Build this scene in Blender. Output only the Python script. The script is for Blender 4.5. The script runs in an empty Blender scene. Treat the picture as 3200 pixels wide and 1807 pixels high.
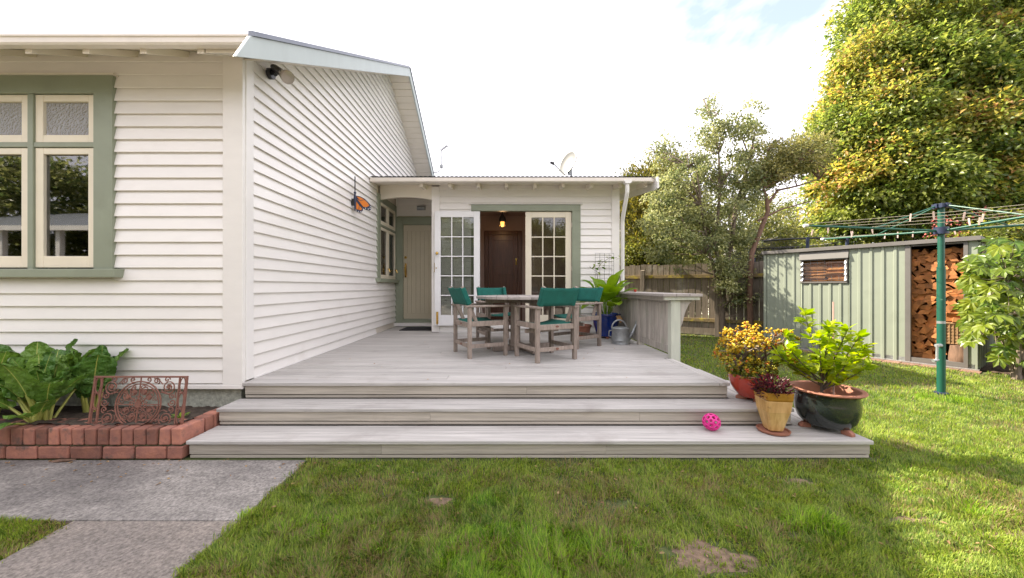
import bpy, bmesh, math, random
import numpy as np
from mathutils import Vector, Matrix, Euler

R = math.radians
scene = bpy.context.scene
COL = scene.collection
rnd = random.Random(7)
nrg = np.random.default_rng(11)

# ------------------------------------------------------------------ camera, sky, sun, exposure
FPX, VPX, VPY, ZC = 1145.0, 1575.0, 897.0, 1.265
cam_d = bpy.data.cameras.new('camera')
cam = bpy.data.objects.new('camera', cam_d); COL.objects.link(cam)
cam.location = (0, 0, ZC); cam.rotation_euler = (R(90), 0, 0)
cam_d.sensor_width = 36.0; cam_d.lens = FPX / 3200 * 36
cam_d.shift_x = (1600 - VPX) / 3200; cam_d.shift_y = -(903.5 - VPY) / 3200
cam_d.clip_start = 0.05; cam_d.clip_end = 500
scene.camera = cam

SUN = Vector((-1.05, 0.52, 1.0)).normalized()
world = bpy.data.worlds.new('World'); scene.world = world; world.use_nodes = True
nt = world.node_tree; nt.nodes.clear()
N = nt.nodes.new; LK = nt.links.new
out = N('ShaderNodeOutputWorld'); bg = N('ShaderNodeBackground'); LK(bg.outputs[0], out.inputs[0])
sky = N('ShaderNodeTexSky'); sky.sky_type = 'NISHITA'; sky.sun_disc = False
sky.sun_elevation = math.asin(SUN.z); sky.sun_rotation = math.atan2(SUN.x, SUN.y)
sky.air_density = 1.0; sky.dust_density = 1.5
tc = N('ShaderNodeTexCoord')
cn = N('ShaderNodeTexNoise'); cn.inputs['Scale'].default_value = 2.6; cn.inputs['Detail'].default_value = 6
cn.inputs['Roughness'].default_value = 0.55; cn.inputs['Distortion'].default_value = 0.4
mp = N('ShaderNodeMapping'); mp.inputs['Location'].default_value = (0.35, 0.1, 0.2); mp.inputs['Scale'].default_value = (1, 1, 1.6)
LK(tc.outputs['Generated'], mp.inputs[0]); LK(mp.outputs[0], cn.inputs[0])
# thin high cloud with a few ragged blue breaks
brk = N('ShaderNodeVectorMath'); brk.operation = 'DOT_PRODUCT'
gd = Vector((0.61, 1.0, 0.77)).normalized(); brk.inputs[1].default_value = gd
LK(tc.outputs['Generated'], brk.inputs[0])
br = N('ShaderNodeMapRange'); br.inputs[1].default_value = 0.978; br.inputs[2].default_value = 0.998
br.inputs[3].default_value = 0.0; br.inputs[4].default_value = -0.285
LK(brk.outputs['Value'], br.inputs[0])
ad = N('ShaderNodeMath'); ad.operation = 'ADD'; LK(cn.outputs[0], ad.inputs[0]); LK(br.outputs[0], ad.inputs[1])
cr = N('ShaderNodeMapRange'); cr.inputs[1].default_value = 0.22; cr.inputs[2].default_value = 0.40; cr.inputs[3].default_value = 0.22
LK(ad.outputs[0], cr.inputs[0])
mx = N('ShaderNodeMix'); mx.data_type = 'RGBA'
mx.inputs['B'].default_value = (11.8, 11.4, 12.2, 1)
sg = N('ShaderNodeVectorMath'); sg.operation = 'SCALE'; sg.inputs['Scale'].default_value = 2.0; LK(sky.outputs[0], sg.inputs[0])
LK(cr.outputs[0], mx.inputs['Factor']); LK(sg.outputs[0], mx.inputs['A']); LK(mx.outputs['Result'], bg.inputs[0])
bg.inputs[1].default_value = 0.060

sun_d = bpy.data.lights.new('sun', 'SUN'); sun_d.energy = 5.0; sun_d.angle = R(0.6); sun_d.color = (1.0, 0.90, 0.72)
sun = bpy.data.objects.new('sun', sun_d); COL.objects.link(sun); sun.location = (-10, 5, 12)
sun.rotation_euler = SUN.to_track_quat('Z', 'Y').to_euler()

vs = scene.view_settings
scene.display_settings.display_device = 'sRGB'
vs.view_transform = 'Standard'; vs.look = 'None'; vs.gamma = 1; vs.use_curve_mapping = False
vs.exposure = 1.56
cy = scene.cycles
cy.use_denoising = True; cy.denoising_prefilter = 'NONE'; cy.use_adaptive_sampling = False; cy.max_bounces = 8; cy.transparent_max_bounces = 16; cy.sample_clamp_indirect = 8
cy.caustics_reflective = False; cy.caustics_refractive = False

# ------------------------------------------------------------------ helpers
def W(sx, sy, Y):
    return Vector(((sx - VPX) * Y / FPX, Y, ZC - (sy - VPY) * Y / FPX))
def G(sx, sy, z=0.0):
    Y = FPX * (ZC - z) / (sy - VPY)
    return Vector(((sx - VPX) * Y / FPX, Y, z))

def tag(o, label=None, cat=None, group=None, kind=None):
    if label: o['label'] = label
    if cat: o['category'] = cat
    if group: o['group'] = group
    if kind: o['kind'] = kind
    return o
def thing(name, loc, label, cat, group=None, rz=0.0):
    o = bpy.data.objects.new(name, None); COL.objects.link(o)
    o.empty_display_size = 0.1
    o.location = loc; o.rotation_euler = (0, 0, rz)
    return tag(o, label, cat, group)
def root_off(p):
    v = Vector((0, 0, 0))
    while p is not None:
        v += p.location; p = p.parent
    return v
def copy_tree(o, parent=None):
    c = o.copy(); COL.objects.link(c)
    if parent is not None: c.parent = parent
    for ch in list(o.children): copy_tree(ch, c)
    return c

class MB:
    def __init__(s): s.v = []; s.f = []; s.m = []
    def add(s, vs_, fs_, mi=0):
        b = len(s.v); s.v += [tuple(p) for p in vs_]
        for f in fs_: s.f.append(tuple(b + i for i in f)); s.m.append(mi)
        return s
    def hexa(s, p, mi=0):   # p: 4 bottom ccw, 4 top ccw
        return s.add(p, [(3, 2, 1, 0), (4, 5, 6, 7), (0, 1, 5, 4), (1, 2, 6, 5), (2, 3, 7, 6), (3, 0, 4, 7)], mi)
    def box(s, x0, x1, y0, y1, z0, z1, mi=0):
        return s.hexa([(x0, y0, z0), (x1, y0, z0), (x1, y1, z0), (x0, y1, z0), (x0, y0, z1), (x1, y0, z1), (x1, y1, z1), (x0, y1, z1)], mi)
    def bar(s, p, q, w, h, up=(0, 0, 1), mi=0):
        p = Vector(p); q = Vector(q); t = (q - p).normalized(); up = Vector(up)
        sd = t.cross(up)
        if sd.length < 1e-4: sd = t.cross(Vector((1, 0, 0)))
        sd.normalize(); u = sd.cross(t)
        a = sd * w / 2; b = u * h / 2
        return s.hexa([p - a - b, p + a - b, q + a - b, q - a - b, p - a + b, p + a + b, q + a + b, q - a + b], mi)
    def tube(s, pts, r, n=8, mi=0, cap=True, closed=False):
        pts = [Vector(p) for p in pts]; k = len(pts)
        rr = r if isinstance(r, (list, tuple)) else [r] * k
        rings = []; prev = None
        for i in range(k):
            if closed: t = pts[(i + 1) % k] - pts[i - 1]
            else: t = pts[min(i + 1, k - 1)] - pts[max(i - 1, 0)]
            t.normalize()
            if prev is None:
                a = t.cross(Vector((0, 0, 1)))
                if a.length < 1e-3: a = t.cross(Vector((1, 0, 0)))
            else:
                a = prev - t * prev.dot(t)
            a.normalize(); prev = a; b = t.cross(a)
            rings.append([pts[i] + (a * math.cos(2 * math.pi * j / n) + b * math.sin(2 * math.pi * j / n)) * rr[i] for j in range(n)])
        vs_ = [p for ring in rings for p in ring]; fs_ = []
        for i in range(k if closed else k - 1):
            i2 = (i + 1) % k
            for j in range(n):
                j2 = (j + 1) % n
                fs_.append((i * n + j, i * n + j2, i2 * n + j2, i2 * n + j))
        if cap and not closed:
            fs_.append(tuple(range(n - 1, -1, -1))); fs_.append(tuple((k - 1) * n + j for j in range(n)))
        return s.add(vs_, fs_, mi)
    def lathe(s, prof, n=32, c=(0, 0, 0), ex=1.0, ey=1.0, mi=0, caps=(1, 1)):
        vs_ = []; fs_ = []; k = len(prof)
        for (r, z) in prof:
            for j in range(n):
                a = 2 * math.pi * j / n
                vs_.append((c[0] + r * ex * math.cos(a), c[1] + r * ey * math.sin(a), c[2] + z))
        for i in range(k - 1):
            for j in range(n):
                j2 = (j + 1) % n
                fs_.append((i * n + j, i * n + j2, (i + 1) * n + j2, (i + 1) * n + j))
        if caps[0]: fs_.append(tuple(range(n - 1, -1, -1)))
        if caps[1]: fs_.append(tuple((k - 1) * n + j for j in range(n)))
        return s.add(vs_, fs_, mi)
    def prism(s, poly, a, b, mi=0):   # poly: list of 3d pts; extrude by vector from a to b offsets
        n = len(poly); a = Vector(a); b = Vector(b)
        vs_ = [Vector(p) + a for p in poly] + [Vector(p) + b for p in poly]
        fs_ = [tuple(range(n - 1, -1, -1)), tuple(range(n, 2 * n))] + [(i, (i + 1) % n, n + (i + 1) % n, n + i) for i in range(n)]
        return s.add(vs_, fs_, mi)
    def ball(s, c, r, n=10, k=6, mi=0, sz=1.0):
        prof = [(r * math.sin(math.pi * i / k) + 1e-5, -r * sz * math.cos(math.pi * i / k)) for i in range(k + 1)]
        return s.lathe(prof, n, c, mi=mi)
    def mesh(s, name, mats, off=(0, 0, 0), smooth=False):
        me = bpy.data.meshes.new(name)
        o = Vector(off)
        me.from_pydata([tuple(Vector(p) - o) for p in s.v], [], s.f)
        for m_ in (mats if isinstance(mats, (list, tuple)) else [mats]): me.materials.append(m_)
        me.polygons.foreach_set('material_index', s.m)
        bm = bmesh.new(); bm.from_mesh(me); bmesh.ops.recalc_face_normals(bm, faces=bm.faces); bm.to_mesh(me); bm.free()
        if smooth:
            me.polygons.foreach_set('use_smooth', [True] * len(me.polygons))
            if smooth != 'all': me.set_sharp_from_angle(angle=R(40))
        me.update()
        return me
    def build(s, name, mats, parent=None, local=False, smooth=False, bevel=0.0):
        off = Vector((0, 0, 0)) if (local or parent is None) else root_off(parent)
        o = bpy.data.objects.new(name, s.mesh(name, mats, off, smooth)); COL.objects.link(o)
        if parent is not None: o.parent = parent
        if bevel:
            b = o.modifiers.new('bevel', 'BEVEL'); b.width = bevel; b.segments = 2; b.limit_method = 'ANGLE'; b.angle_limit = R(40)
        return o
def inst(name, me, parent, loc=(0, 0, 0), rot=None, scale=1.0):
    o = bpy.data.objects.new(name, me); COL.objects.link(o)
    if parent is not None: o.parent = parent
    o.location = loc
    if rot is not None: o.rotation_euler = rot
    o.scale = (scale,) * 3 if not isinstance(scale, (tuple, list)) else scale
    return o

def np_obj(name, V, F, C, mat, parent=None, smooth=False):
    me = bpy.data.meshes.new(name)
    off = np.array(root_off(parent)) if parent is not None else np.zeros(3)
    V = (V - off).astype(np.float32)
    k = F.shape[1]; n = F.shape[0]
    me.vertices.add(len(V)); me.vertices.foreach_set('co', V.ravel())
    me.loops.add(n * k); me.loops.foreach_set('vertex_index', F.ravel().astype(np.int32))
    me.polygons.add(n); me.polygons.foreach_set('loop_start', np.arange(0, n * k, k, dtype=np.int32))
    me.update(calc_edges=True)
    if C is not None:
        at = me.color_attributes.new('Col', 'FLOAT_COLOR', 'POINT')
        c4 = np.ones((len(V), 4), np.float32); c4[:, :3] = C
        at.data.foreach_set('color', c4.ravel())
    me.materials.append(mat)
    if smooth: me.polygons.foreach_set('use_smooth', [True] * n)
    o = bpy.data.objects.new(name, me); COL.objects.link(o)
    if parent is not None: o.parent = parent
    return o
def unit(a): return a / np.maximum(np.linalg.norm(a, axis=1, keepdims=True), 1e-6)
def leaf_diamonds(P, D, Nn, L, Wd, C, fold=0.2, droop=0.15):
    D = unit(D); S = unit(np.cross(Nn, D)); Nn = np.cross(D, S); L = L[:, None]; Wd = Wd[:, None]; m = P + D * L * .45 + Nn * Wd * fold
    V = np.stack([P, m + S * Wd * .5, P + D * L - Nn * L * droop, m - S * Wd * .5], 1).reshape(-1, 3)
    i = np.arange(len(P))[:, None] * 4
    F = np.concatenate([i + np.array([[0, 2, 1]]), i + np.array([[0, 3, 2]])], 0)
    return V, F, np.repeat(C, 4, 0)
def leaf_arrays(P, D, Nn, L, Wd, C, fold=0.18, droop=0.15):
    D = unit(D); S = unit(np.cross(Nn, D)); Nn = np.cross(D, S)
    L = L[:, None]; Wd = Wd[:, None]
    up = Nn * Wd * fold
    b = P; t = P + D * L - Nn * L * droop
    l1 = P + D * L * .30 + S * Wd * .46 + up; l2 = P + D * L * .68 + S * Wd * .36 + up * .8 - Nn * L * droop * .4
    r1 = P + D * L * .30 - S * Wd * .46 + up; r2 = P + D * L * .68 - S * Wd * .36 + up * .8 - Nn * L * droop * .4
    n = len(P)
    V = np.stack([b, l1, l2, t, r2, r1], 1).reshape(-1, 3)
    i = np.arange(n)[:, None] * 6
    F = np.concatenate([i + np.array([[0, 3, 2, 1]]), i + np.array([[0, 5, 4, 3]])], 0)
    CC = np.repeat(C, 6, 0)
    return V, F, CC
def vnoise(x, y, seed=0, size=64):
    g = np.random.default_rng(seed).random((size, size))
    xi = np.floor(x).astype(int); yi = np.floor(y).astype(int); fx = x - xi; fy = y - yi
    fx = fx * fx * (3 - 2 * fx); fy = fy * fy * (3 - 2 * fy)
    a = g[xi % size, yi % size]; b = g[(xi + 1) % size, yi % size]; c = g[xi % size, (yi + 1) % size]; d = g[(xi + 1) % size, (yi + 1) % size]
    return (a * (1 - fx) + b * fx) * (1 - fy) + (c * (1 - fx) + d * fx) * fy

# ------------------------------------------------------------------ materials
def material(name, col, rough=0.6, var=0.12, scale=6.0, stretch=(1, 1, 1), bump=0.0, bscale=None, spec=0.5, metal=0.0,
             rand=0.0, col2=None, amount=0.5, detail=5.0, coat=0.0, dirt=None, dirt_scale=1.2, dirt_lo=0.55, dirt_hi=0.75, rvar=0.0):
    m = bpy.data.materials.new(name); m.use_nodes = True
    t = m.node_tree; n = t.nodes; l = t.links
    p = n['Principled BSDF']
    tcn = n.new('ShaderNodeTexCoord'); mpn = n.new('ShaderNodeMapping'); mpn.inputs['Scale'].default_value = stretch
    l.new(tcn.outputs['Object'], mpn.inputs[0])
    vec = mpn.outputs[0]
    oi = n.new('ShaderNodeObjectInfo')
    if rand:
        av = n.new('ShaderNodeVectorMath'); av.operation = 'ADD'
        mr = n.new('ShaderNodeMath'); mr.operation = 'MULTIPLY'; mr.inputs[1].default_value = 37.0
        l.new(oi.outputs['Random'], mr.inputs[0]); l.new(mr.outputs[0], av.inputs[0]); l.new(vec, av.inputs[1]); vec = av.outputs[0]
    ns = n.new('ShaderNodeTexNoise'); ns.inputs['Scale'].default_value = scale; ns.inputs['Detail'].default_value = detail; ns.inputs['Roughness'].default_value = 0.6
    l.new(vec, ns.inputs[0])
    c2 = col2 if col2 else tuple(c * (1 - 2 * var) for c in col)
    rp = n.new('ShaderNodeMapRange'); rp.inputs[1].default_value = 0.5 - amount * 0.5; rp.inputs[2].default_value = 0.5 + amount * 0.5
    l.new(ns.outputs[0], rp.inputs[0])
    mixc = n.new('ShaderNodeMix'); mixc.data_type = 'RGBA'
    c1 = tuple(min(1, c * (1 + var * .5)) for c in col)
    mixc.inputs['A'].default_value = (*c2, 1); mixc.inputs['B'].default_value = (*c1, 1)
    l.new(rp.outputs[0], mixc.inputs['Factor'])
    res = mixc.outputs['Result']
    if dirt:
        nd = n.new('ShaderNodeTexNoise'); nd.inputs['Scale'].default_value = dirt_scale; nd.inputs['Detail'].default_value = 7; nd.inputs['Roughness'].default_value = 0.65
        l.new(tcn.outputs['Object'], nd.inputs[0])
        rd = n.new('ShaderNodeMapRange'); rd.inputs[1].default_value = dirt_lo; rd.inputs[2].default_value = dirt_hi
        l.new(nd.outputs[0], rd.inputs[0])
        md = n.new('ShaderNodeMix'); md.data_type = 'RGBA'; md.inputs['B'].default_value = (*dirt, 1)
        l.new(rd.outputs[0], md.inputs['Factor']); l.new(res, md.inputs['A']); res = md.outputs['Result']
    if rand:
        hv = n.new('ShaderNodeHueSaturation')
        mr2 = n.new('ShaderNodeMapRange'); mr2.inputs[3].default_value = 1 - rand; mr2.inputs[4].default_value = 1 + rand
        l.new(oi.outputs['Random'], mr2.inputs[0]); l.new(mr2.outputs[0], hv.inputs['Value']); l.new(res, hv.inputs['Color']); res = hv.outputs[0]
    l.new(res, p.inputs['Base Color'])
    p.inputs['Roughness'].default_value = rough; p.inputs['Metallic'].default_value = metal
    p.inputs['Specular IOR Level'].default_value = spec
    if coat: p.inputs['Coat Weight'].default_value = coat; p.inputs['Coat Roughness'].default_value = 0.08
    if rvar:
        rr = n.new('ShaderNodeMapRange'); rr.inputs[3].default_value = rough - rvar; rr.inputs[4].default_value = rough + rvar
        l.new(ns.outputs[0], rr.inputs[0]); l.new(rr.outputs[0], p.inputs['Roughness'])
    if bump:
        nb = n.new('ShaderNodeTexNoise'); nb.inputs['Scale'].default_value = bscale or scale; nb.inputs['Detail'].default_value = 6
        l.new(vec, nb.inputs[0])
        b = n.new('ShaderNodeBump'); b.inputs['Strength'].default_value = bump; b.inputs['Distance'].default_value = 0.01
        l.new(nb.outputs[0], b.inputs['Height']); l.new(b.outputs[0], p.inputs['Normal'])
    return m

def leaf_material(name, trans=0.35, rough=0.4, col=None, spec=0.4, gain=1.6, bump=0):
    m = bpy.data.materials.new(name); m.use_nodes = True
    t = m.node_tree; n = t.nodes; l = t.links; p = n['Principled BSDF']; o = n['Material Output']
    if col is None:
        a = n.new('ShaderNodeAttribute'); a.attribute_name = 'Col'; c = a.outputs['Color']
    else:
        oi = n.new('ShaderNodeObjectInfo'); tcn = n.new('ShaderNodeTexCoord')
        ns = n.new('ShaderNodeTexNoise'); ns.inputs['Scale'].default_value = 9; l.new(tcn.outputs['Object'], ns.inputs[0])
        ad_ = n.new('ShaderNodeMath'); ad_.operation = 'ADD'; l.new(ns.outputs[0], ad_.inputs[0]); l.new(oi.outputs['Random'], ad_.inputs[1])
        mr = n.new('ShaderNodeMapRange'); mr.inputs[1].default_value = 0.4; mr.inputs[2].default_value = 1.6; l.new(ad_.outputs[0], mr.inputs[0])
        mc = n.new('ShaderNodeMix'); mc.data_type = 'RGBA'; mc.inputs['A'].default_value = (*col[0], 1); mc.inputs['B'].default_value = (*col[1], 1)
        l.new(mr.outputs[0], mc.inputs['Factor']); c = mc.outputs['Result']
    l.new(c, p.inputs['Base Color']); p.inputs['Roughness'].default_value = rough; p.inputs['Specular IOR Level'].default_value = spec
    tr = n.new('ShaderNodeBsdfTranslucent'); hs = n.new('ShaderNodeHueSaturation'); hs.inputs['Value'].default_value = gain; hs.inputs['Saturation'].default_value = 1.1
    l.new(c, hs.inputs['Color']); l.new(hs.outputs[0], tr.inputs[0])
    if bump:
        tcn = n.new('ShaderNodeTexCoord'); nb = n.new('ShaderNodeTexNoise'); nb.inputs['Scale'].default_value = bump; l.new(tcn.outputs['Object'], nb.inputs[0])
        b = n.new('ShaderNodeBump'); b.inputs['Strength'].default_value = 1.0; b.inputs['Distance'].default_value = 0.035
        l.new(nb.outputs[0], b.inputs['Height']); l.new(b.outputs[0], p.inputs['Normal'])
    ms = n.new('ShaderNodeMixShader'); ms.inputs[0].default_value = trans
    l.new(p.outputs[0], ms.inputs[1]); l.new(tr.outputs[0], ms.inputs[2]); l.new(ms.outputs[0], o.inputs[0])
    return m

def glass_material(name, refl=1.0, tint=(0.9, 0.92, 0.9), rough=0.0, ior=1.7, frost=False):
    m = bpy.data.materials.new(name); m.use_nodes = True
    t = m.node_tree; n = t.nodes; l = t.links; n.remove(n['Principled BSDF']); o = n['Material Output']
    gl = n.new('ShaderNodeBsdfGlossy'); gl.inputs['Roughness'].default_value = rough
    fr = n.new('ShaderNodeFresnel'); fr.inputs['IOR'].default_value = ior
    if frost:
        tr = n.new('ShaderNodeBsdfDiffuse'); tr.inputs[0].default_value = (*tint, 1)
        tcn = n.new('ShaderNodeTexCoord'); v = n.new('ShaderNodeTexVoronoi'); v.inputs['Scale'].default_value = 55
        l.new(tcn.outputs['Object'], v.inputs[0])
        b = n.new('ShaderNodeBump'); b.inputs['Strength'].default_value = 1.0; b.inputs['Distance'].default_value = 0.02
        l.new(v.outputs['Distance'], b.inputs['Height']); l.new(b.outputs[0], gl.inputs['Normal']); l.new(b.outputs[0], fr.inputs['Normal'])
        df = n.new('ShaderNodeBsdfTransparent'); df.inputs[0].default_value = (0.5, 0.52, 0.55, 1)
        m0 = n.new('ShaderNodeMixShader'); m0.inputs[0].default_value = 0.25; l.new(tr.outputs[0], m0.inputs[1]); l.new(df.outputs[0], m0.inputs[2]); base = m0.outputs[0]
    else:
        tr = n.new('ShaderNodeBsdfTransparent'); tr.inputs[0].default_value = (*tint, 1); base = tr.outputs[0]
    ms = n.new('ShaderNodeMixShader'); l.new(fr.outputs[0], ms.inputs[0]); l.new(base, ms.inputs[1]); l.new(gl.outputs[0], ms.inputs[2])
    l.new(ms.outputs[0], o.inputs[0])
    return m

M = {}
M['board'] = material('painted_weatherboard', (0.83, 0.803, 0.765), 0.28, rand=0.018, var=0.03, scale=3.0, stretch=(1, 1, 3), bump=0.05, bscale=25, dirt=(0.66, 0.61, 0.55), dirt_scale=1.7, dirt_lo=0.6, dirt_hi=0.95)
M['white'] = material('white_gloss_paint', (0.82, 0.80, 0.77), 0.35, var=0.03, scale=4)
M['cream'] = material('cream_sash_paint', (0.78, 0.71, 0.56), 0.4, var=0.04, scale=5)
M['leafwhite'] = material('white_door_paint', (0.80, 0.80, 0.80), 0.4, var=0.03, scale=5)
M['green'] = material('sage_green_trim', (0.265, 0.295, 0.215), 0.42, var=0.06, scale=4, dirt=(0.22, 0.245, 0.175), dirt_scale=3)
M['beige'] = material('beige_door_paint', (0.50, 0.45, 0.33), 0.42, var=0.04, scale=3)
M['barge'] = material('barge_board_paint', (0.47, 0.53, 0.52), 0.45, var=0.05, scale=5, stretch=(1, 1, .3))
M['gutter'] = material('gutter_paint', (0.80, 0.74, 0.66), 0.4, var=0.06, scale=5, dirt=(0.42, 0.36, 0.27), dirt_scale=2.5, dirt_lo=0.58, dirt_hi=0.9)
M['roof'] = material('grey_metal_roof', (0.24, 0.26, 0.30), 0.4, var=0.12, scale=4, metal=0.3)
M['soffit'] = material('soffit_paint', (0.78, 0.72, 0.62), 0.5, var=0.03, scale=4)
M['foundation'] = material('rough_cast_foundation', (0.55, 0.56, 0.47), 0.85, var=0.25, scale=26, bump=1.0, bscale=30)
M['dark_room'] = material('dim_interior', (0.42, 0.38, 0.35), 0.8, var=0.1)
M['taupe'] = material('taupe_interior_wall', (0.34, 0.24, 0.20), 0.8, var=0.05)
M['mahogany'] = material('dark_stained_door', (0.125, 0.046, 0.022), 0.35, var=0.3, scale=5, stretch=(6, 6, 0.6))
M['brass'] = material('brass', (0.75, 0.50, 0.15), 0.22, var=0.1, metal=1.0)
M['black'] = material('black_plastic', (0.02, 0.02, 0.022), 0.4, var=0.2)
M['glass'] = glass_material('window_glass', ior=2.6, rough=0.02)
M['door_glass'] = glass_material('door_glass', ior=1.8)
M['clear'] = glass_material('louvre_glass', ior=1.3)
M['frost'] = glass_material('obscure_glass', ior=2.3, rough=0.10, tint=(0.42, 0.43, 0.46), frost=True)
M['lamp_glass'] = material('lamp_reflector', (0.45, 0.40, 0.34), 0.15, metal=0.4)
DW = dict(scale=2.2, detail=8, rand=0.10, amount=0.6)
M['deck'] = material('weathered_deck_timber', (0.55, 0.525, 0.495), 0.72, var=0.27, stretch=(0.7, 26, 26), bump=0.5, bscale=2.4, dirt=(0.30, 0.27, 0.25), dirt_scale=2.3, dirt_lo=0.54, dirt_hi=0.85, **DW)
M['deckY'] = material('weathered_deck_timber_lengthways', (0.55, 0.525, 0.495), 0.72, var=0.27, stretch=(26, 0.7, 26), bump=0.35, bscale=2.4, **DW)
M['riser'] = material('weathered_riser_timber', (0.50, 0.45, 0.38), 0.7, var=0.25, stretch=(0.8, 10, 24), bump=0.3, bscale=2.5, dirt=(0.27, 0.22, 0.17), dirt_scale=2.4, dirt_lo=0.6, dirt_hi=0.9, **DW)
M['teak'] = material('grey_weathered_teak', (0.34, 0.275, 0.23), 0.7, var=0.25, stretch=(6, 6, 1.5), scale=6, detail=7, rand=0.12, bump=0.25)
M['teakH'] = material('grey_weathered_teak_top', (0.42, 0.38, 0.35), 0.65, var=0.2, stretch=(1.5, 14, 6), scale=4, detail=7, rand=0.1, bump=0.2)
M['canvas'] = material('green_canvas', (0.004, 0.115, 0.088), 0.85, var=0.12, scale=12, bump=0.2, bscale=300)
M['barwood'] = material('weathered_bar_timber', (0.52, 0.475, 0.42), 0.75, var=0.25, stretch=(14, 14, 0.8), scale=3, detail=8, rand=0.12, bump=0.3, dirt=(0.30, 0.33, 0.25), dirt_scale=4, dirt_lo=0.55, dirt_hi=0.8)
M['barpost'] = material('pale_green_post_paint', (0.54, 0.56, 0.47), 0.65, var=0.1, scale=5, stretch=(4, 4, .6))
M['fence'] = material('weathered_paling', (0.24, 0.195, 0.15), 0.85, var=0.25, stretch=(12, 12, 0.9), scale=3, detail=8, rand=0.16, bump=0.4, dirt=(0.33, 0.31, 0.27), dirt_scale=3)
M['lichen'] = material('lichen_rail', (0.27, 0.20, 0.10), 0.9, var=0.25, stretch=(2, 2, 8), scale=6, dirt=(0.42, 0.33, 0.05), dirt_scale=6, dirt_lo=0.5, dirt_hi=0.62)
M['shed'] = material('pale_green_steel', (0.265, 0.295, 0.24), 0.38, var=0.05, scale=2, dirt=(0.22, 0.245, 0.20), dirt_scale=3)
M['shedtrim'] = material('charcoal_steel_trim', (0.145, 0.135, 0.13), 0.45, var=0.1, scale=4)
M['alu'] = material('aluminium', (0.65, 0.65, 0.66), 0.35, metal=0.9, var=0.05)
M['galv'] = material('galvanised_steel', (0.40, 0.42, 0.43), 0.45, metal=0.55, var=0.2, scale=14, rvar=0.1)
M['wood'] = material('split_firewood', (0.50, 0.19, 0.058), 0.8, var=0.3, scale=18, stretch=(1, 1, 0.25), rand=0.35, bump=0.3, dirt=(0.22, 0.10, 0.04), dirt_scale=6)
M['bark'] = material('bark', (0.13, 0.10, 0.075), 0.9, var=0.35, scale=9, stretch=(3, 3, 0.7), bump=0.8)
M['greybark'] = material('grey_bark', (0.22, 0.17, 0.13), 0.9, var=0.3, scale=9, stretch=(3, 3, 0.7), bump=0.6)
M['redbark'] = material('reddish_bark', (0.20, 0.115, 0.075), 0.85, var=0.3, scale=9, stretch=(3, 3, 0.7), bump=0.6)
M['wicker'] = material('wicker', (0.36, 0.21, 0.10), 0.7, var=0.35, scale=30, bump=0.6)
M['line_green'] = material('green_enamel_pole', (0.006, 0.082, 0.053), 0.45, var=0.1, scale=7, dirt=(0.12, 0.22, 0.17), dirt_scale=14, dirt_lo=0.66, dirt_hi=0.72)
M['navy'] = material('navy_plastic', (0.02, 0.03, 0.07), 0.4)
M['wire'] = material('pale_line_wire', (0.42, 0.38, 0.30), 0.6, var=0.1)
M['peg'] = material('pale_pink_peg', (0.72, 0.55, 0.50), 0.5, rand=0.2)
M['brick'] = material('red_clay_brick', (0.335, 0.14, 0.09), 0.85, var=0.3, scale=14, rand=0.36, col2=(0.23, 0.10, 0.08), bump=0.5, bscale=40, dirt=(0.13, 0.08, 0.065), dirt_scale=11, dirt_lo=0.56, dirt_hi=0.68)
M['paver'] = material('clay_paver', (0.26, 0.15, 0.11), 0.85, var=0.2, scale=10, rand=0.2, bump=0.4)
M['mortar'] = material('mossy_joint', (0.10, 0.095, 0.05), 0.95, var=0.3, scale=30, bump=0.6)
M['rust'] = material('rusty_cast_iron', (0.21, 0.085, 0.055), 0.8, var=0.3, scale=22, bump=0.4, col2=(0.15, 0.07, 0.055))
M['soil'] = material('garden_soil', (0.085, 0.062, 0.045), 0.95, var=0.35, scale=26, bump=1.0, bscale=30)
M['mulch'] = material('bark_mulch', (0.12, 0.075, 0.05), 0.95, var=0.4, scale=30, bump=1.0, bscale=36)
M['bluepot'] = material('blue_glaze', (0.006, 0.035, 0.26), 0.12, var=0.3, scale=4, coat=0.6)
M['redpot'] = material('red_glaze', (0.42, 0.04, 0.018), 0.16, var=0.12, scale=4, coat=0.4)
M['tanpot'] = material('tan_glaze', (0.62, 0.43, 0.19), 0.32, var=0.25, scale=6, stretch=(6, 6, 0.8), col2=(0.42, 0.24, 0.07), amount=0.45, dirt=(0.30, 0.19, 0.07), dirt_scale=9, dirt_lo=0.6, dirt_hi=0.7)
M['amber'] = material('amber_glaze', (0.42, 0.20, 0.03), 0.22, var=0.25, scale=9)
M['darkpot'] = material('dark_green_glaze', (0.020, 0.025, 0.022), 0.17, var=0.3, scale=3, col2=(0.012, 0.017, 0.02), coat=0.4, dirt=(0.12, 0.13, 0.10), dirt_scale=10, dirt_lo=0.68, dirt_hi=0.75)
M['terracotta'] = material('terracotta', (0.37, 0.155, 0.10), 0.75, var=0.15, scale=10, bump=0.2)
M['pink'] = material('pink_rubber', (0.72, 0.025, 0.27), 0.42, var=0.05)
M['mat'] = material('rubber_doormat', (0.022, 0.024, 0.03), 0.9, var=0.3, scale=60, bump=0.6)
M['bamboo'] = material('pink_stake', (0.55, 0.36, 0.30), 0.6)
M['dish'] = material('dish_paint', (0.075, 0.08, 0.085), 0.5, var=0.03)
M['orange'] = material('orange_enamel', (0.72, 0.20, 0.012), 0.4, var=0.1)
M['whitedot'] = material('white_enamel', (0.8, 0.8, 0.8), 0.4)
M['grey_roof'] = material('far_grey_roof', (0.30, 0.28, 0.28), 0.8, var=0.1, scale=3)
M['net'] = material('dark_net', (0.03, 0.028, 0.028), 0.9, var=0.1)
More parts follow.
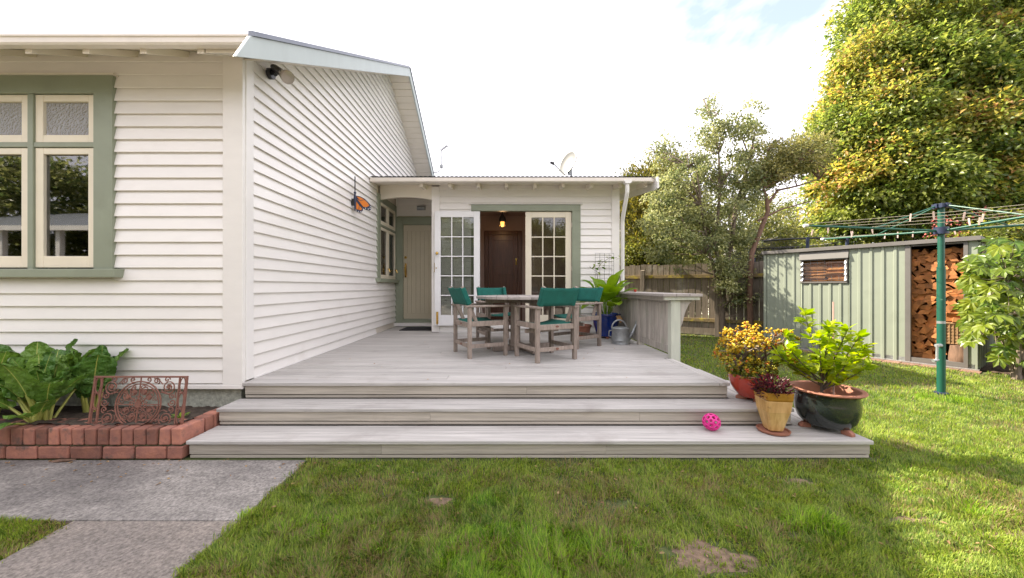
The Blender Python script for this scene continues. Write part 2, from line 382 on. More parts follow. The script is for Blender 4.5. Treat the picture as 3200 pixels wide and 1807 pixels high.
M['stalk'] = leaf_material('pale_stalk', 0.2, 0.4, ((0.42, 0.42, 0.10), (0.50, 0.52, 0.16)))
M['chard'] = leaf_material('silverbeet_leaf', 0.22, 0.36, ((0.06, 0.155, 0.03), (0.21, 0.34, 0.06)), bump=24)
M['paddle'] = leaf_material('paddle_leaf', 0.35, 0.34, ((0.11, 0.22, 0.014), (0.24, 0.36, 0.025)))
M['fatsia'] = leaf_material('fatsia_leaf', 0.36, 0.36, ((0.06, 0.125, 0.012), (0.21, 0.25, 0.022)), spec=0.4)
M['lemonleaf'] = leaf_material('lemon_leaf', 0.5, 0.3, ((0.16, 0.25, 0.012), (0.36, 0.40, 0.022)), gain=1.9)
M['yellowleaf'] = leaf_material('yellow_leaf', 0.4, 0.4, ((0.50, 0.36, 0.01), (0.60, 0.42, 0.02)))
M['dryleaf'] = leaf_material('dry_leaf', 0.2, 0.6, ((0.32, 0.18, 0.08), (0.42, 0.24, 0.11)))
M['leaf'] = leaf_material('tree_leaf', 0.5, 0.34, spec=0.5, gain=2.2)
M['dullleaf'] = leaf_material('matt_tree_leaf', 0.36, 0.42, spec=0.5, gain=1.8)
M['succulent'] = leaf_material('succulent_leaf', 0.22, 0.3, spec=0.5, gain=1.3)
M['grass'] = leaf_material('grass_blade', 0.42, 0.5, spec=0.25, gain=1.7)
# ------------------------------------------------------------------ ground
def concrete_material(nm, col, drt):
    m = material(nm, col, 0.9, var=0.22, scale=3.0, stretch=(1, 3.2, 1), detail=12, amount=0.42, bump=0.45, bscale=30,
                 dirt=drt, dirt_scale=1.1, dirt_lo=0.44, dirt_hi=0.62)
    t = m.node_tree; n = t.nodes; l = t.links; p = n['Principled BSDF']
    src = p.inputs['Base Color'].links[0].from_socket
    tcn = n.new('ShaderNodeTexCoord'); ns = n.new('ShaderNodeTexNoise'); ns.inputs['Scale'].default_value = 60; ns.inputs['Detail'].default_value = 8; ns.inputs['Roughness'].default_value = 0.75
    l.new(tcn.outputs['Object'], ns.inputs[0])
    r = n.new('ShaderNodeMapRange'); r.inputs[1].default_value = 0.36; r.inputs[2].default_value = 0.66; r.inputs[3].default_value = 0.5; r.inputs[4].default_value = 1.5
    l.new(ns.outputs[0], r.inputs[0])
    h = n.new('ShaderNodeHueSaturation'); l.new(src, h.inputs['Color']); l.new(r.outputs[0], h.inputs['Value']); l.new(h.outputs[0], p.inputs['Base Color'])
    return m
M['concrete'] = concrete_material('old_concrete', (0.31, 0.285, 0.26), (0.14, 0.128, 0.12))
M['concrete2'] = concrete_material('worn_concrete', (0.285, 0.245, 0.21), (0.20, 0.175, 0.155))
M['lawn'] = material('lawn_ground', (0.085, 0.105, 0.03), 0.95, var=0.3, scale=14, detail=9, bump=0.8, bscale=45, col2=(0.045, 0.06, 0.018), dirt=(0.17, 0.135, 0.07), dirt_scale=2.2, dirt_lo=0.58, dirt_hi=0.75)

M['baresoil'] = material('bare_lawn_soil', (0.24, 0.165, 0.11), 0.95, var=0.35, scale=30, detail=8, bump=0.8, bscale=60)
g = MB().box(-90, 90, -60, 150, -0.5, 0.0).build('lawn', M['lawn']); tag(g, kind='structure')
g['label'] = 'green back lawn with worn bare patches'

path = thing('path', (-2, 2, 0), 'grey speckled concrete path beside the brick edging', None); path['kind'] = 'structure'
MB().box(-7.0, -1.425, 1.972, 2.655, -0.1, 0.012).build('slab', M['concrete'], path, bevel=0.006)
MB().box(-2.31, -1.425, 0.61, 1.964, -0.1, 0.012).build('slab', M['concrete2'], path, bevel=0.006)
MB().box(-7.0, -1.43, 1.95, 2.65, -0.1, 0.004).build('joint', M['soil'], path)

dv = MB().box(-16, 9, -15, 0.6, -0.1, 0.010).build('bounce_slab', M['concrete2']); tag(dv, 'unseen concrete slab added behind the camera to bounce neutral light', kind='structure')  # added out of view: sunlit concrete bounces neutral fill onto the front walls
# soil bed (uneven)
def sheet(name, x0, x1, y0, y1, zf, nx, ny, mat, amp=0.015, skirt=0.2, parent=None):
    vs_ = []; fs_ = []
    for j in range(ny + 1):
        for i in range(nx + 1):
            x = x0 + (x1 - x0) * i / nx; y = y0 + (y1 - y0) * j / ny
            vs_.append((x, y, zf(x, y) + rnd.uniform(-amp, amp)))
    for j in range(ny):
        for i in range(nx):
            a = j * (nx + 1) + i; fs_.append((a, a + 1, a + nx + 2, a + nx + 1))
    mb = MB(); mb.add(vs_, fs_)
    return mb.build(name, mat, parent, smooth=True)
bed = sheet('garden_soil', -7, -2.42, 2.725, 3.30, lambda x, y: 0.246 - 0.06 * (y - 2.72) / 0.6, 150, 22, M['soil'], 0.012)
tag(bed, 'brown garden soil between the brick edging and the house', kind='structure')
mul = sheet('mulch_bed', 7.15, 12, 4.2, 8.0, lambda x, y: 0.02 if (y - 4.85) + (x - 7.15) * 0.18 > 0 else -0.05, 90, 70, M['mulch'], 0.014)
tag(mul, 'dark bark mulch at the foot of the shed and shrub', kind='structure')

# ------------------------------------------------------------------ house
YF = 3.27; SF = FPX / YF
def fx(s): return (s - VPX) / SF
def fz(s): return ZC - (s - VPY) / SF
YP = 6.84; SP = FPX / YP
def px(s): return (s - VPX) / SP
def pz(s): return ZC - (s - VPY) / SP
XW = -2.336; YB = 7.85
house = thing('house', (-2.336, 3.27, 0), 'white weatherboard house with sage green window trim and a low wing at the back', 'house')

def wb_prof(z, h, lap=0.014): return [(0.0, z + .016), (0.024, z + .003), (0.029, z), (0.031, z + 0.004), (0.007, z + h + lap), (0.0, z + h + lap + .006)]
def wb_x(parent, x0, x1, z, h, Y):      # board on a wall facing -Y
    prof = wb_prof(z, h)
    a = [(x0, Y - n, zz) for n, zz in prof]; b = [(x1, Y - n, zz) for n, zz in prof]
    k = len(prof)
    MB().add(a + b, [tuple(range(k)), tuple(range(2 * k - 1, k - 1, -1))] + [(i, k + i, k + (i + 1) % k, (i + 1) % k) for i in range(k)]).build('weatherboard', M['board'], parent)
def wb_y(parent, y0, y1, z, h, X, y0t=None, y1t=None):      # board on a wall facing +X
    prof = wb_prof(z, h)
    y0t = y0 if y0t is None else y0t; y1t = y1 if y1t is None else y1t
    f = lambda zz: (zz - z) / h
    a = [(X + n, y0 + (y0t - y0) * f(zz), zz) for n, zz in prof]; b = [(X + n, y1 + (y1t - y1) * f(zz), zz) for n, zz in prof]
    k = len(prof)
    MB().add(a + b, [tuple(range(k)), tuple(range(2 * k - 1, k - 1, -1))] + [(i, k + i, k + (i + 1) % k, (i + 1) % k) for i in range(k)]).build('weatherboard', M['board'], parent)

# --- front wall
wx0, wx1, wz0, wz1 = fx(-353), fx(368), fz(842), fz(244)
XL = -7.2
mb = MB()
mb.box(XL, wx0, YF + .002, YF + .10, .37, 3.42); mb.box(wx1, XW - .005, YF + .002, YF + .10, .37, 3.42)
mb.box(wx0, wx1, YF + .002, YF + .10, .37, wz0); mb.box(wx0, wx1, YF + .002, YF + .10, wz1, 3.42)
fw = mb.build('wall', M['soffit'], house)
PITCH = 0.1137; z = 0.411; xc = fx(705.6) + .004
while z < 3.30:
    zt = z + PITCH
    if zt <= wz0 - 0.02 or z > wz1 - 0.02:
        wb_x(fw, XL, xc, z, PITCH, YF)
    else:
        wb_x(fw, wx1 - .004, xc, z, PITCH, YF); wb_x(fw, XL, wx0 + .004, z, PITCH, YF)
    z += PITCH
MB().box(XL, XW + .034, YF - .044, YF + .0, .364, .402).build('base_trim', M['board'], house, bevel=.004)
MB().box(fx(705.6), XW + .030, YF - .038, YF - .001, .403, 3.36).build('corner_board', M['board'], house, bevel=.003)
MB().box(XW + .0, XW + .037, YF + .0, YF + .097, .43, 3.40).build('corner_board', M['white'], house, bevel=.003)
# foundation
MB().box(XL, XW - .035, YF + .035, YF + .3, -.1, .368).build('foundation', M['foundation'], house)

# --- front window
def pane(parent, x0, x1, z0, z1, Y, mat): return MB().box(x0, x1, Y, Y + .006, z0, z1).build('pane', mat, parent)
win = None
mb = MB()
yo, yi = YF - .045, YF + .07
mb.box(wx0, wx1, yo, yi, fz(299), wz1 - .001)                                   # head
mb.box(fx(309.5), wx1, yo - .002, yi, fz(842), fz(299)); mb.box(wx0, fx(-295), yo - .002, yi, fz(842), fz(299))
for a, b in ((102, 119), (-105, -88)): mb.box(fx(a), fx(b), yo + .008, yi, fz(842), fz(299))
for a, b in ((119, 309.5), (-88, 102), (-295, -105)): mb.box(fx(a), fx(b), yo + .012, yi, fz(464), fz(449))
win = mb.build('window', M['green'], house, bevel=.003)
MB().box(wx0 - .06, wx1 + .075, YF - .105, YF + .07, fz(868), fz(842)).build('sill', M['green'], win, bevel=.006)
MB().box(wx0 - .01, wx1 + .02, YF - .06, YF + .01, wz1, wz1 + .012).build('head_flashing', M['gutter'], win)
def sash(parent, x0, x1, z0, z1, st, br, tr_, glass):
    mb = MB(); a, b = YF - .022, YF + .02
    mb.box(x0, x0 + st, a, b, z0, z1); mb.box(x1 - st, x1, a, b, z0, z1)
    mb.box(x0 + st, x1 - st, a + .001, b, z0, z0 + br); mb.box(x0 + st, x1 - st, a + .001, b, z1 - tr_, z1)
    mb.build('sash', M['cream'], parent, bevel=.004)
    pane(parent, x0 + st - .002, x1 - st + .002, z0 + br - .002, z1 - tr_ + .002, YF + .003, glass)
for a, b in ((119, 309.5), (-88, 102), (-295, -105)):
    sash(win, fx(a) + .003, fx(b) - .003, fz(449) + .003, fz(299) - .004, .068, .066, .060, M['frost'])
    sash(win, fx(a) + .003, fx(b) - .003, fz(837), fz(464) - .004, .070, .102, .056, M['glass'])
# room behind it
mb = MB(); mb.box(XL, XW - .1, 6.0, 6.05, .4, 3.1); mb.box(XL, XW - .1, YF + .11, 6.0, .40, .44); mb.box(XL, XW - .1, YF + .11, 6.0, 3.06, 3.1)
mb.build('interior', M['dark_room'], house)

# --- gable
YA, ZA, SL, XB = 7.37, 5.50, 0.545, -1.894
def zl(y): return ZA - SL * abs(y - YA)
YBK = 2 * YA - YF
mb = MB()
pts = [(YF + .1, .37), (YF + .1, zl(YF + .1) + .03), (YA, ZA + .03), (YBK, zl(YBK) + .03), (YBK, .37)]
wyw0, wyw1, wyz0, wyz1 = 6.80, 7.83, 1.40, 2.97
mb.prism([(0, y, z) for y, z in [(YF + .1, .37), (YF + .1, zl(YF + .1) + .03), (wyw0, zl(wyw0) + .03), (wyw0, .37)]], (XW - .10, 0, 0), (XW - .002, 0, 0))
mb.prism([(0, y, z) for y, z in [(wyw0, wyz1), (wyw0, zl(wyw0) + .03), (YA, ZA + .03), (YBK, zl(YBK) + .03), (YBK, wyz1)]], (XW - .10, 0, 0), (XW - .002, 0, 0))
mb.prism([(0, y, z) for y, z in [(wyw0, .37), (wyw0, wyz0), (YBK, wyz0), (YBK, .37)]], (XW - .10, 0, 0), (XW - .002, 0, 0))
mb.prism([(0, y, z) for y, z in [(wyw1, wyz0), (wyw1, wyz1), (YBK, wyz1), (YBK, wyz0)]], (XW - .10, 0, 0), (XW - .002, 0, 0))
mb.box(XL, XW - .11, YBK - .1, YBK, .37, 3.4); mb.prism([(0, y, z) for y, z in pts], (XL - .02, 0, 0), (XL + .05, 0, 0))
sw = mb.build('wall', M['soffit'], house)
z = 0.411 + PITCH * 0.0
y0b = YF + .097
k = 0
while z < ZA - .02:
    zt = z + PITCH
    ya = max(y0b, YA - (ZA + .03 - z) / SL) if z > 3.1 else y0b
    yb = YA + (ZA + .03 - z) / SL
    if z < wyz0 - .13: yb = YB - .02
    elif z < 3.05: yb = wyw0 - .12
    else: yb = min(yb, YBK)
    if k == 0:
        wb_y(sw, y0b, 6.62, z + .022, PITCH - .022, XW)
    else:
        sh = (PITCH / SL) if z > 3.1 else 0
        wb_y(sw, ya, yb, z, PITCH, XW, ya + (sh if ya > y0b + .01 else 0), yb - (sh if z > 3.1 and yb < YBK else 0))
    z = zt; k += 1
MB().box(XW + .001, XW + .042, y0b, 6.62, .423, .436).build('base_trim', M['white'], house)

# main roof: two slabs, thin at the front eave
mb = MB()
for sgn in (-1, 1):
    ye = YA + sgn * (YA - 2.862)
    e = lambda y, dz: ZA - SL * abs(y - YA) + dz
    mb.prism([(0, YA, ZA + .105), (0, ye, e(ye, .105)), (0, ye, e(ye, .175)), (0, YA, ZA + .175)], (XL - .3, 0, 0), (XB - .028, 0, 0))
roof = mb.build('roof', M['soffit'], house)
mb = MB()
for sgn in (-1, 1):
    ye = YA + sgn * (YA - 2.85)
    nseg = 1
    for i in range(70):      # corrugated sheet
        xa = XL - .3 + i * .0765; xb_ = xa + .0765
        xm = (xa + xb_) / 2
        for p, q, up0, up1 in ((xa, xm, 0, .014), (xm, xb_, .014, 0)):
            if q > XB + .01: continue
            mb.add([(p, YA, ZA + .178 + up0), (q, YA, ZA + .178 + up1), (q, ye, e(ye, .178) + up1), (p, ye, e(ye, .178) + up0)], [(0, 1, 2, 3)])
mb.build('roof_sheet', M['roof'], roof)
mb = MB()
for sgn in (-1, 1):      # metal verge flashing over the barge
    ye = YA + sgn * (YA - 2.755)
    mb.prism([(0, YA, ZA + .168), (0, ye, e(ye, .168)), (0, ye, e(ye, .190)), (0, YA, ZA + .190)], (XB - .03, 0, 0), (XB + .016, 0, 0))
    mb.prism([(0, YA, ZA + .190), (0, ye, e(ye, .190)), (0, ye, e(ye, .208)), (0, YA, ZA + .208)], (XB - .03, 0, 0), (XB - .004, 0, 0))
mb.build('verge_flashing', M['roof'], roof)
for sgn in (-1, 1):
    mb = MB(); y_t = YA + sgn * (YA - 2.74); y_b = YA + sgn * (YA - 2.59)
    mb.prism([(0, YA, ZA), (0, y_b, e(y_b, 0)), (0, y_t, e(y_t, .166)), (0, YA, ZA + .166)], (XB - .026, 0, 0), (XB, 0, 0))
    mb.build('barge_board', M['barge'], house, bevel=.002)
    # soffit lining boards under the gable overhang
    nb = 34
    y_in = YF - .03 if sgn < 0 else 2 * YA - 2.80
    for i in range(nb):
        ya = YA + (y_in - YA) * i / nb; yb = YA + (y_in - YA) * (i + .93) / nb
        mb = MB(); mb.prism([(0, ya, e(ya, .022)), (0, yb, e(yb, .022)), (0, yb, e(yb, .034)), (0, ya, e(ya, .034))], (XW + .0, 0, 0), (XB - .027, 0, 0))
        mb.build('soffit_board', M['soffit'], house)
MB().prism([(0, 2.87, zl(2.87) + .05), (0, YF - .035, zl(YF - .035) + .05), (0, YF - .035, zl(YF - .035) + .10), (0, 2.87, zl(2.87) + .10)], (XW + .0, 0, 0), (XB - .027, 0, 0)).build('soffit_board', M['soffit'], house)
# front eave: gutter, rafter tails
GX = XB - .03
mb = MB()
mb.prism([(0, 2.858, 3.122), (0, 2.808, 3.122), (0, 2.797, 3.135), (0, 2.795, 3.170), (0, 2.785, 3.176), (0, 2.785, 3.190), (0, 2.803, 3.190), (0, 2.81, 3.132), (0, 2.850, 3.132), (0, 2.850, 3.185), (0, 2.858, 3.185)], (XL - .3, 0, 0), (GX, 0, 0))
gut = mb.build('gutter', M['gutter'], house)
for k in range(12):
    xr = (627 - VPX) * 2.866 / FPX - k * .4485
    mb = MB(); mb.prism([(0, 2.864, zl(2.864) + .044), (0, YF + .0, zl(YF) + .048), (0, YF + .0, zl(YF) + .104), (0, 2.864, zl(2.864) + .100)], (xr - .026, 0, 0), (xr + .026, 0, 0))
    mb.build('rafter_tail', M['soffit'], house, bevel=.002)

# --- alcove window in the side wall
swin_mb = MB(); a, b = XW - .07, XW + .045
y0, y1 = 6.67, 7.84
swin_mb.box(a, b, y0, y0 + .14, 1.42, 2.98); swin_mb.box(a, b, y1 - .05, y1, 1.42, 2.98)
swin_mb.box(a, b - .001, y0 + .14, y1 - .05, 2.86, 2.98); swin_mb.box(a, b - .003, y0 + .14, y1 - .05, 2.40, 2.44)
swin = swin_mb.build('window', M['green'], house, bevel=.003)
MB().box(XW - .07, XW + .10, y0 - .06, y1 + .0, 1.355, 1.42).build('sill', M['green'], swin, bevel=.005)
ym = (y0 + .14 + y1 - .05) / 2
for (ya, yb) in ((y0 + .143, ym - .008), (ym + .008, y1 - .053)):
    for (za, zb) in ((1.425, 2.395), (2.445, 2.857)):
        mb = MB(); st = .055
        mb.box(XW - .02, XW + .03, ya, ya + st, za, zb); mb.box(XW - .02, XW + .03, yb - st, yb, za, zb)
        mb.box(XW - .02, XW + .029, ya + st, yb - st, za, za + .07); mb.box(XW - .02, XW + .029, ya + st, yb - st, zb - st, zb)
        mb.build('sash', M['cream'], swin, bevel=.003)
        MB().box(XW - .0, XW + .006, ya + st - .002, yb - st + .002, za + .068, zb - st + .002).build('pane', M['glass'], swin)
    MB().ball((XW + .045, yb - .03, 1.62), .016).tube([(XW + .03, yb - .03, 1.62), (XW + .06, yb - .03, 1.62), (XW + .075, yb - .03, 1.56)], .009).build('latch', M['brass'], swin, smooth=True)

# --- wall at the back of the porch with the beige door
bw = MB()
dxl, dxr = (1260 - VPX) * YB / FPX, -1.345
dz0, dz1 = ZC - (996.7 - VPY) * YB / FPX, ZC - (703 - VPY) * YB / FPX
bw.box(XW, -1.2, YB + .02, YB + .1, dz1 + .18, 3.3)
bww = bw.build('wall', M['soffit'], house)
z = dz1 + .18 + .01
while z < 3.1:
    wb_x(bww, (1240 - VPX) * YB / FPX, -1.344, z, .121, YB + .02); z += .121
MB().box(XW + .03, (1243 - VPX) * YB / FPX, YB - .035, YB + .02, dz1 + .17, 3.2).build('corner_board', M['white'], house)
mb = MB(); xo = (1234 - VPX) * YB / FPX
mb.box(xo, dxl, YB - .03, YB + .06, .50, dz1 + .17); mb.box(dxl, -1.2, YB - .029, YB + .06, dz1, dz1 + .17)
mb.box(XW - .05, xo, YB + .01, YB + .06, .42, dz1 + .17); mb.box(dxl, -1.2, YB - .02, YB + .06, .501, dz0 - .004)
dfr = mb.build('door_frame', M['green'], house, bevel=.003)
door = MB(); nb = 9
wdt = (dxr + .01 - dxl) / nb
door.box(dxl + .002, dxr + .01, YB + .012, YB + .045, dz0, dz1 - .003)
dr = door.build('door', M['beige'], house)
for i in range(nb):
    MB().box(dxl + .003 + i * wdt, dxl + i * wdt + wdt - .003, YB + .004, YB + .0125, dz0 + .12, dz1 - .13).build('plank', M['beige'], dr, bevel=.002)
mb = MB(); mb.box(dxl + .003, dxr, YB + .003, YB + .0126, dz0 + .002, dz0 + .118); mb.box(dxl + .003, dxr, YB + .003, YB + .0126, dz1 - .128, dz1 - .004)
mb.build('rail', M['beige'], dr, bevel=.002)
MB().box(xo, -1.2, YB - .10, YB + .03, .435, .50).build('threshold', M['white'], house, bevel=.004)
def d8(sx, sy): return W(sx, sy, YB)
c = d8(1268, 805)
mb = MB(); mb.tube([(c.x, YB + .004, c.z), (c.x, YB - .022, c.z)], .026, 16)
c1 = d8(1268, 828); c2 = d8(1268, 866)
mb.box(c1.x - .02, c1.x + .02, YB - .004, YB + .004, c2.z, c1.z + .03)
mb.tube([(c1.x, YB - .002, c1.z), (c1.x, YB - .06, c1.z - .02), (c1.x, YB - .065, (c1.z + c2.z) / 2), (c1.x, YB - .045, c2.z + .04), (c1.x, YB - .002, c2.z)], [.017, .013, .011, .012, .017], 8)
mb.build('handle', M['brass'], dr, smooth=True)

# --- low wing
PX0, PX1 = px(1350), px(1934.5)
ox0, ox1, oz1 = px(1500), px(1787), pz(661)
mb = MB()
mb.box(PX0, px(1473), YP + .002, YP + .1, .40, 3.12); mb.box(px(1813), PX1 - .01, YP + .002, YP + .1, .40, 3.12)
mb.box(px(1473), px(1813), YP + .002, YP + .1, pz(641), 3.12)
mb.prism([(0, YP + .1, .3), (0, 10.8, .3), (0, 10.8, 3.075 + .137 * (10.8 - YP) + .09), (0, YP + .1, 3.17)], (PX1 - .11, 0, 0), (PX1 - .01, 0, 0))
mb.box(PX0, PX0 + .08, YP + .1, 8.6, .40, 3.2)
mb.box(px(1500), px(1787), YP + .002, YP + .1, .40, pz(1019))
pw = mb.build('wall', M['soffit'], house)
z = 2.709 - .121 * 19
while z < 3.10:
    zt = z + .121
    if z > pz(641) - .02: wb_x(pw, px(1374) - .002, px(1910) + .002, z, .121, YP)
    elif zt < pz(1015): wb_x(pw, px(1374) - .002, px(1910) + .002, z, .121, YP)
    else:
        wb_x(pw, px(1374) - .002, px(1473) + .003, z, .121, YP); wb_x(pw, px(1813) - .003, px(1910) + .002, z, .121, YP)
    z = zt
MB().box(PX0, px(1374), YP - .036, YP + .001, .423, 3.13).build('corner_board', M['board'], house, bevel=.003)
MB().box(px(1910), PX1, YP - .036, YP + .001, .30, 3.13).build('corner_board', M['board'], house, bevel=.003)
MB().box(px(1374), px(1910), YP - .033, YP + .001, .423, .447).build('base_trim', M['white'], house)
mb = MB()
mb.box(px(1473), px(1813), YP - .042, YP + .06, pz(660.5), pz(641)); mb.box(px(1787), px(1813), YP - .040, YP + .06, pz(1019), pz(660.5)); mb.box(px(1473), px(1500), YP - .030, YP + .06, pz(1019), pz(660.5))
mb.build('door_frame', M['green'], house, bevel=.003)
MB().box(px(1466), px(1819), YP - .07, YP + .0, pz(641) + .001, pz(641) + .014).build('head_flashing', M['white'], house)
MB().box(px(1490), px(1795), YP - .06, YP + .1, pz(1026), pz(1019)).build('threshold', M['white'], house)

def french(x0, x1, Y, z0, z1, mat):      # leaf with 3 x 5 panes, front face at Y
    st, tr_, br = .112, .108, .195
    T = .042
    mb = MB(); mb.box(x0, x0 + st, Y, Y + T, z0, z1); mb.box(x1 - st, x1, Y, Y + T, z0, z1)
    mb.box(x0 + st, x1 - st, Y + .0005, Y + T, z0, z0 + br); mb.box(x0 + st, x1 - st, Y + .0005, Y + T, z1 - tr_, z1)
    d = mb.build('french_door', mat, house, bevel=.004)
    gx0, gx1, gz0, gz1 = x0 + st, x1 - st, z0 + br, z1 - tr_
    mw = .022
    for i in (1, 2):
        xm = gx0 + (gx1 - gx0) * i / 3; MB().box(xm - mw / 2, xm + mw / 2, Y + .004, Y + .036, gz0, gz1).build('muntin', mat, d, bevel=.004)
    for j in range(1, 5):
        zm = gz0 + (gz1 - gz0) * j / 5; MB().box(gx0, gx1, Y + .006, Y + .034, zm - mw / 2, zm + mw / 2).build('muntin', mat, d, bevel=.004)
    for i in range(3):
        for j in range(5):
            xa = gx0 + (gx1 - gx0) * i / 3; xb_ = gx0 + (gx1 - gx0) * (i + 1) / 3
            za = gz0 + (gz1 - gz0) * j / 5; zb = gz0 + (gz1 - gz0) * (j + 1) / 5
            t = rnd.uniform(-.0012, .0012); u = rnd.uniform(-.0012, .0012)
            MB().hexa([(xa, Y + .018 + t, za), (xb_, Y + .018 - t, za), (xb_, Y + .022 - t, za), (xa, Y + .022 + t, za),
                       (xa, Y + .018 + u, zb), (xb_, Y + .018 - u, zb), (xb_, Y + .022 - u, zb), (xa, Y + .022 + u, zb)]).build('pane', M['door_glass'], d)
    return d
lz0, lz1 = pz(1017.5), pz(662)
YL = YP - .100
ld = french((1358 - VPX) * YL / FPX, (1499.5 - VPX) * YL / FPX, YL, ZC - (1018 - VPY) * YL / FPX, ZC - (660.5 - VPY) * YL / FPX, M['leafwhite'])
rd_ = french(px(1642), px(1786), YP + .0, lz0, lz1, M['cream'])
k = W(1367, 792.5, YL)
mb = MB(); mb.tube([(k.x, YL, k.z), (k.x, YL - .03, k.z)], .016, 12); mb.ball((k.x, YL - .05, k.z), .03, 14, 8)
mb.build('knob', M['brass'], ld, smooth=True)
mb = MB(); k = W(1366.5, 995, YL); mb.box(k.x - .02, k.x + .02, YL - .01, YL - .001, k.z - .10, k.z + .12); mb.tube([(k.x, YL - .014, k.z - .12), (k.x, YL - .014, k.z + .05)], .008)
k = W(1357.5, 832, YL); mb.box(k.x - .004, k.x + .006, YL - .003, YL + .03, k.z - .11, k.z + .06); k = W(1363.5, 838, YL); mb.ball((k.x, YL - .006, k.z), .012)
mb.build('lock_plate', M['brass'], ld, smooth=True)
for zz in (lz0 + .25, (lz0 + lz1) / 2, lz1 - .25):
    MB().tube([(px(1787.5), YP - .012, zz - .04), (px(1787.5), YP - .012, zz + .04)], .009).build('hinge', M['gutter'], rd_)
# inside the wing
mb = MB()
Yi = 8.2
mb.box(PX0 + .08, PX1 - .11, Yi, Yi + .05, .4, 3.2)
mb.box(PX0 + .08, PX1 - .11, YP + .1, Yi, 2.86, 2.90)
mb.build('interior_wall', M['taupe'], house)
MB().box(PX0 + .08, PX1 - .11, YP + .1, Yi, .42, .50).build('interior_floor', M['mahogany'], house)
def iw(sx, sy): return W(sx, sy, Yi)
a = iw(1514, 722); b = iw(1631, 1030)
mb = MB(); aw = .085
mb.box(a.x, a.x + aw, Yi - .03, Yi, .5, a.z); mb.box(b.x - aw, b.x, Yi - .03, Yi, .5, a.z); mb.box(a.x + aw, b.x - aw, Yi - .029, Yi, a.z - aw, a.z)
idr = mb.build('door', M['mahogany'], house, bevel=.004); idr['label'] = 'dark stained timber door inside the open french doors'
x0, x1 = a.x + aw + .01, b.x - aw - .01; zt = a.z - aw - .01
MB().box(x0, x1, Yi - .012, Yi - .001, .5, zt).build('door_leaf', M['mahogany'], idr)
mb = MB()
for (xa, xb_, za, zb) in ((x0, x0 + .1, .5, zt), (x1 - .1, x1, .5, zt), (x0 + .1, x1 - .1, zt - .12, zt), (x0 + .1, x1 - .1, 1.55, 1.70), (x0 + .1, x1 - .1, .5, .75)):
    mb.box(xa, xb_, Yi - .026, Yi - .0125, za, zb)
mb.build('rail', M['mahogany'], idr, bevel=.004)
for i in range(3):
    w3 = (x1 - x0 - .2) / 3
    MB().box(x0 + .1 + i * w3 + .004, x0 + .1 + (i + 1) * w3 - .004, Yi - .018, Yi - .0125, .75, 1.55).build('plank', M['mahogany'], idr, bevel=.003)
c = iw(1613, 818); mb = MB(); mb.box(c.x - .015, c.x + .015, Yi - .03, Yi - .026, c.z - .07, c.z + .07); mb.tube([(c.x, Yi - .027, c.z + .02), (c.x, Yi - .06, c.z + .02), (c.x, Yi - .06, c.z - .06)], .011)
mb.build('handle', M['brass'], idr, smooth=True)

# wing roof, rafters, gutter, arch beam
WS = 0.137
def zr(y): return 3.075 + WS * (y - YP)          # underside of rafters
mb = MB(); X0, X1 = XW + .03, 2.61
mb.prism([(0, 6.36, zr(6.36) + .085), (0, 10.8, zr(10.8) + .085), (0, 10.8, zr(10.8) + .155), (0, 6.36, zr(6.36) + .155)], (X0, 0, 0), (X1, 0, 0))
r2 = mb.build('roof', M['soffit'], house)
mb = MB(); nx = int((X1 + .02 - X0) / .0254)
for i in range(nx):
    pa, pb = X0 + i * .0254, X0 + (i + 1) * .0254
    za, zb = .014 * (0.5 - 0.5 * math.cos(2 * math.pi * i / 3)), .014 * (0.5 - 0.5 * math.cos(2 * math.pi * (i + 1) / 3))
    mb.add([(pa, 6.31, zr(6.31) + .162 + za), (pb, 6.31, zr(6.31) + .162 + zb), (pb, 10.9, zr(10.9) + .162 + zb), (pa, 10.9, zr(10.9) + .162 + za)], [(0, 1, 2, 3)])
mb.build('roof_sheet', M['roof'], r2)
mb = MB(); YG = 6.29; zg0, zg1 = ZC + (VPY - 567.5) * YG / FPX, ZC + (VPY - 555) * YG / FPX
mb.prism([(0, YG + .11, zg0), (0, YG + .012, zg0), (0, YG + .002, zg0 + .012), (0, YG, zg1), (0, YG + .014, zg1), (0, YG + .016, zg0 + .012), (0, YG + .10, zg0 + .012), (0, YG + .11, zg1)], (XW + .03, 0, 0), ((2037 - VPX) * YG / FPX, 0, 0))
mb.build('gutter', M['gutter'], house)
MB().box(XW + .035, X1, YG + .111, YG + .13, zg0 + .004, zg1 - .01).build('fascia', M['soffit'], house)
for k in range(9):
    xr = (1317.7 + 88.4 * k - VPX) * 6.50 / FPX
    if k > 7: xr = 2.50
    mb = MB(); mb.prism([(0, 6.46, zr(6.46) + .0), (0, YP + .0, zr(YP)), (0, YP + .0, zr(YP) + .085), (0, 6.46, zr(6.46) + .085)], (xr - .029, 0, 0), (xr + .029, 0, 0))
    mb.build('rafter_tail', M['soffit'], house, bevel=.002)
mb = MB(); mb.prism([(0, 6.24, zr(6.24) - .045), (0, 6.42, zr(6.42) - .06), (0, 10.9, zr(10.9) - .06), (0, 10.9, zr(10.9) + .15), (0, 6.24, zr(6.24) + .15)], (2.612, 0, 0), (2.64, 0, 0))
mb.build('barge_board', M['white'], house, bevel=.002)
# arch beam over the porch
mb = MB(); n = 14; xa, xb_ = XW + .03, PX0
top = [(xb_, 0, 3.16), (xa, 0, 3.16)]
low = [(xa + (xb_ - xa) * i / n, 0, 2.885 + .05 * (1 - (2 * i / n - 1) ** 2)) for i in range(n + 1)]
mb.prism(low + top, (0, YP - .03, 0), (0, YP + .03, 0)); mb.build('arch_beam', M['soffit'], house)
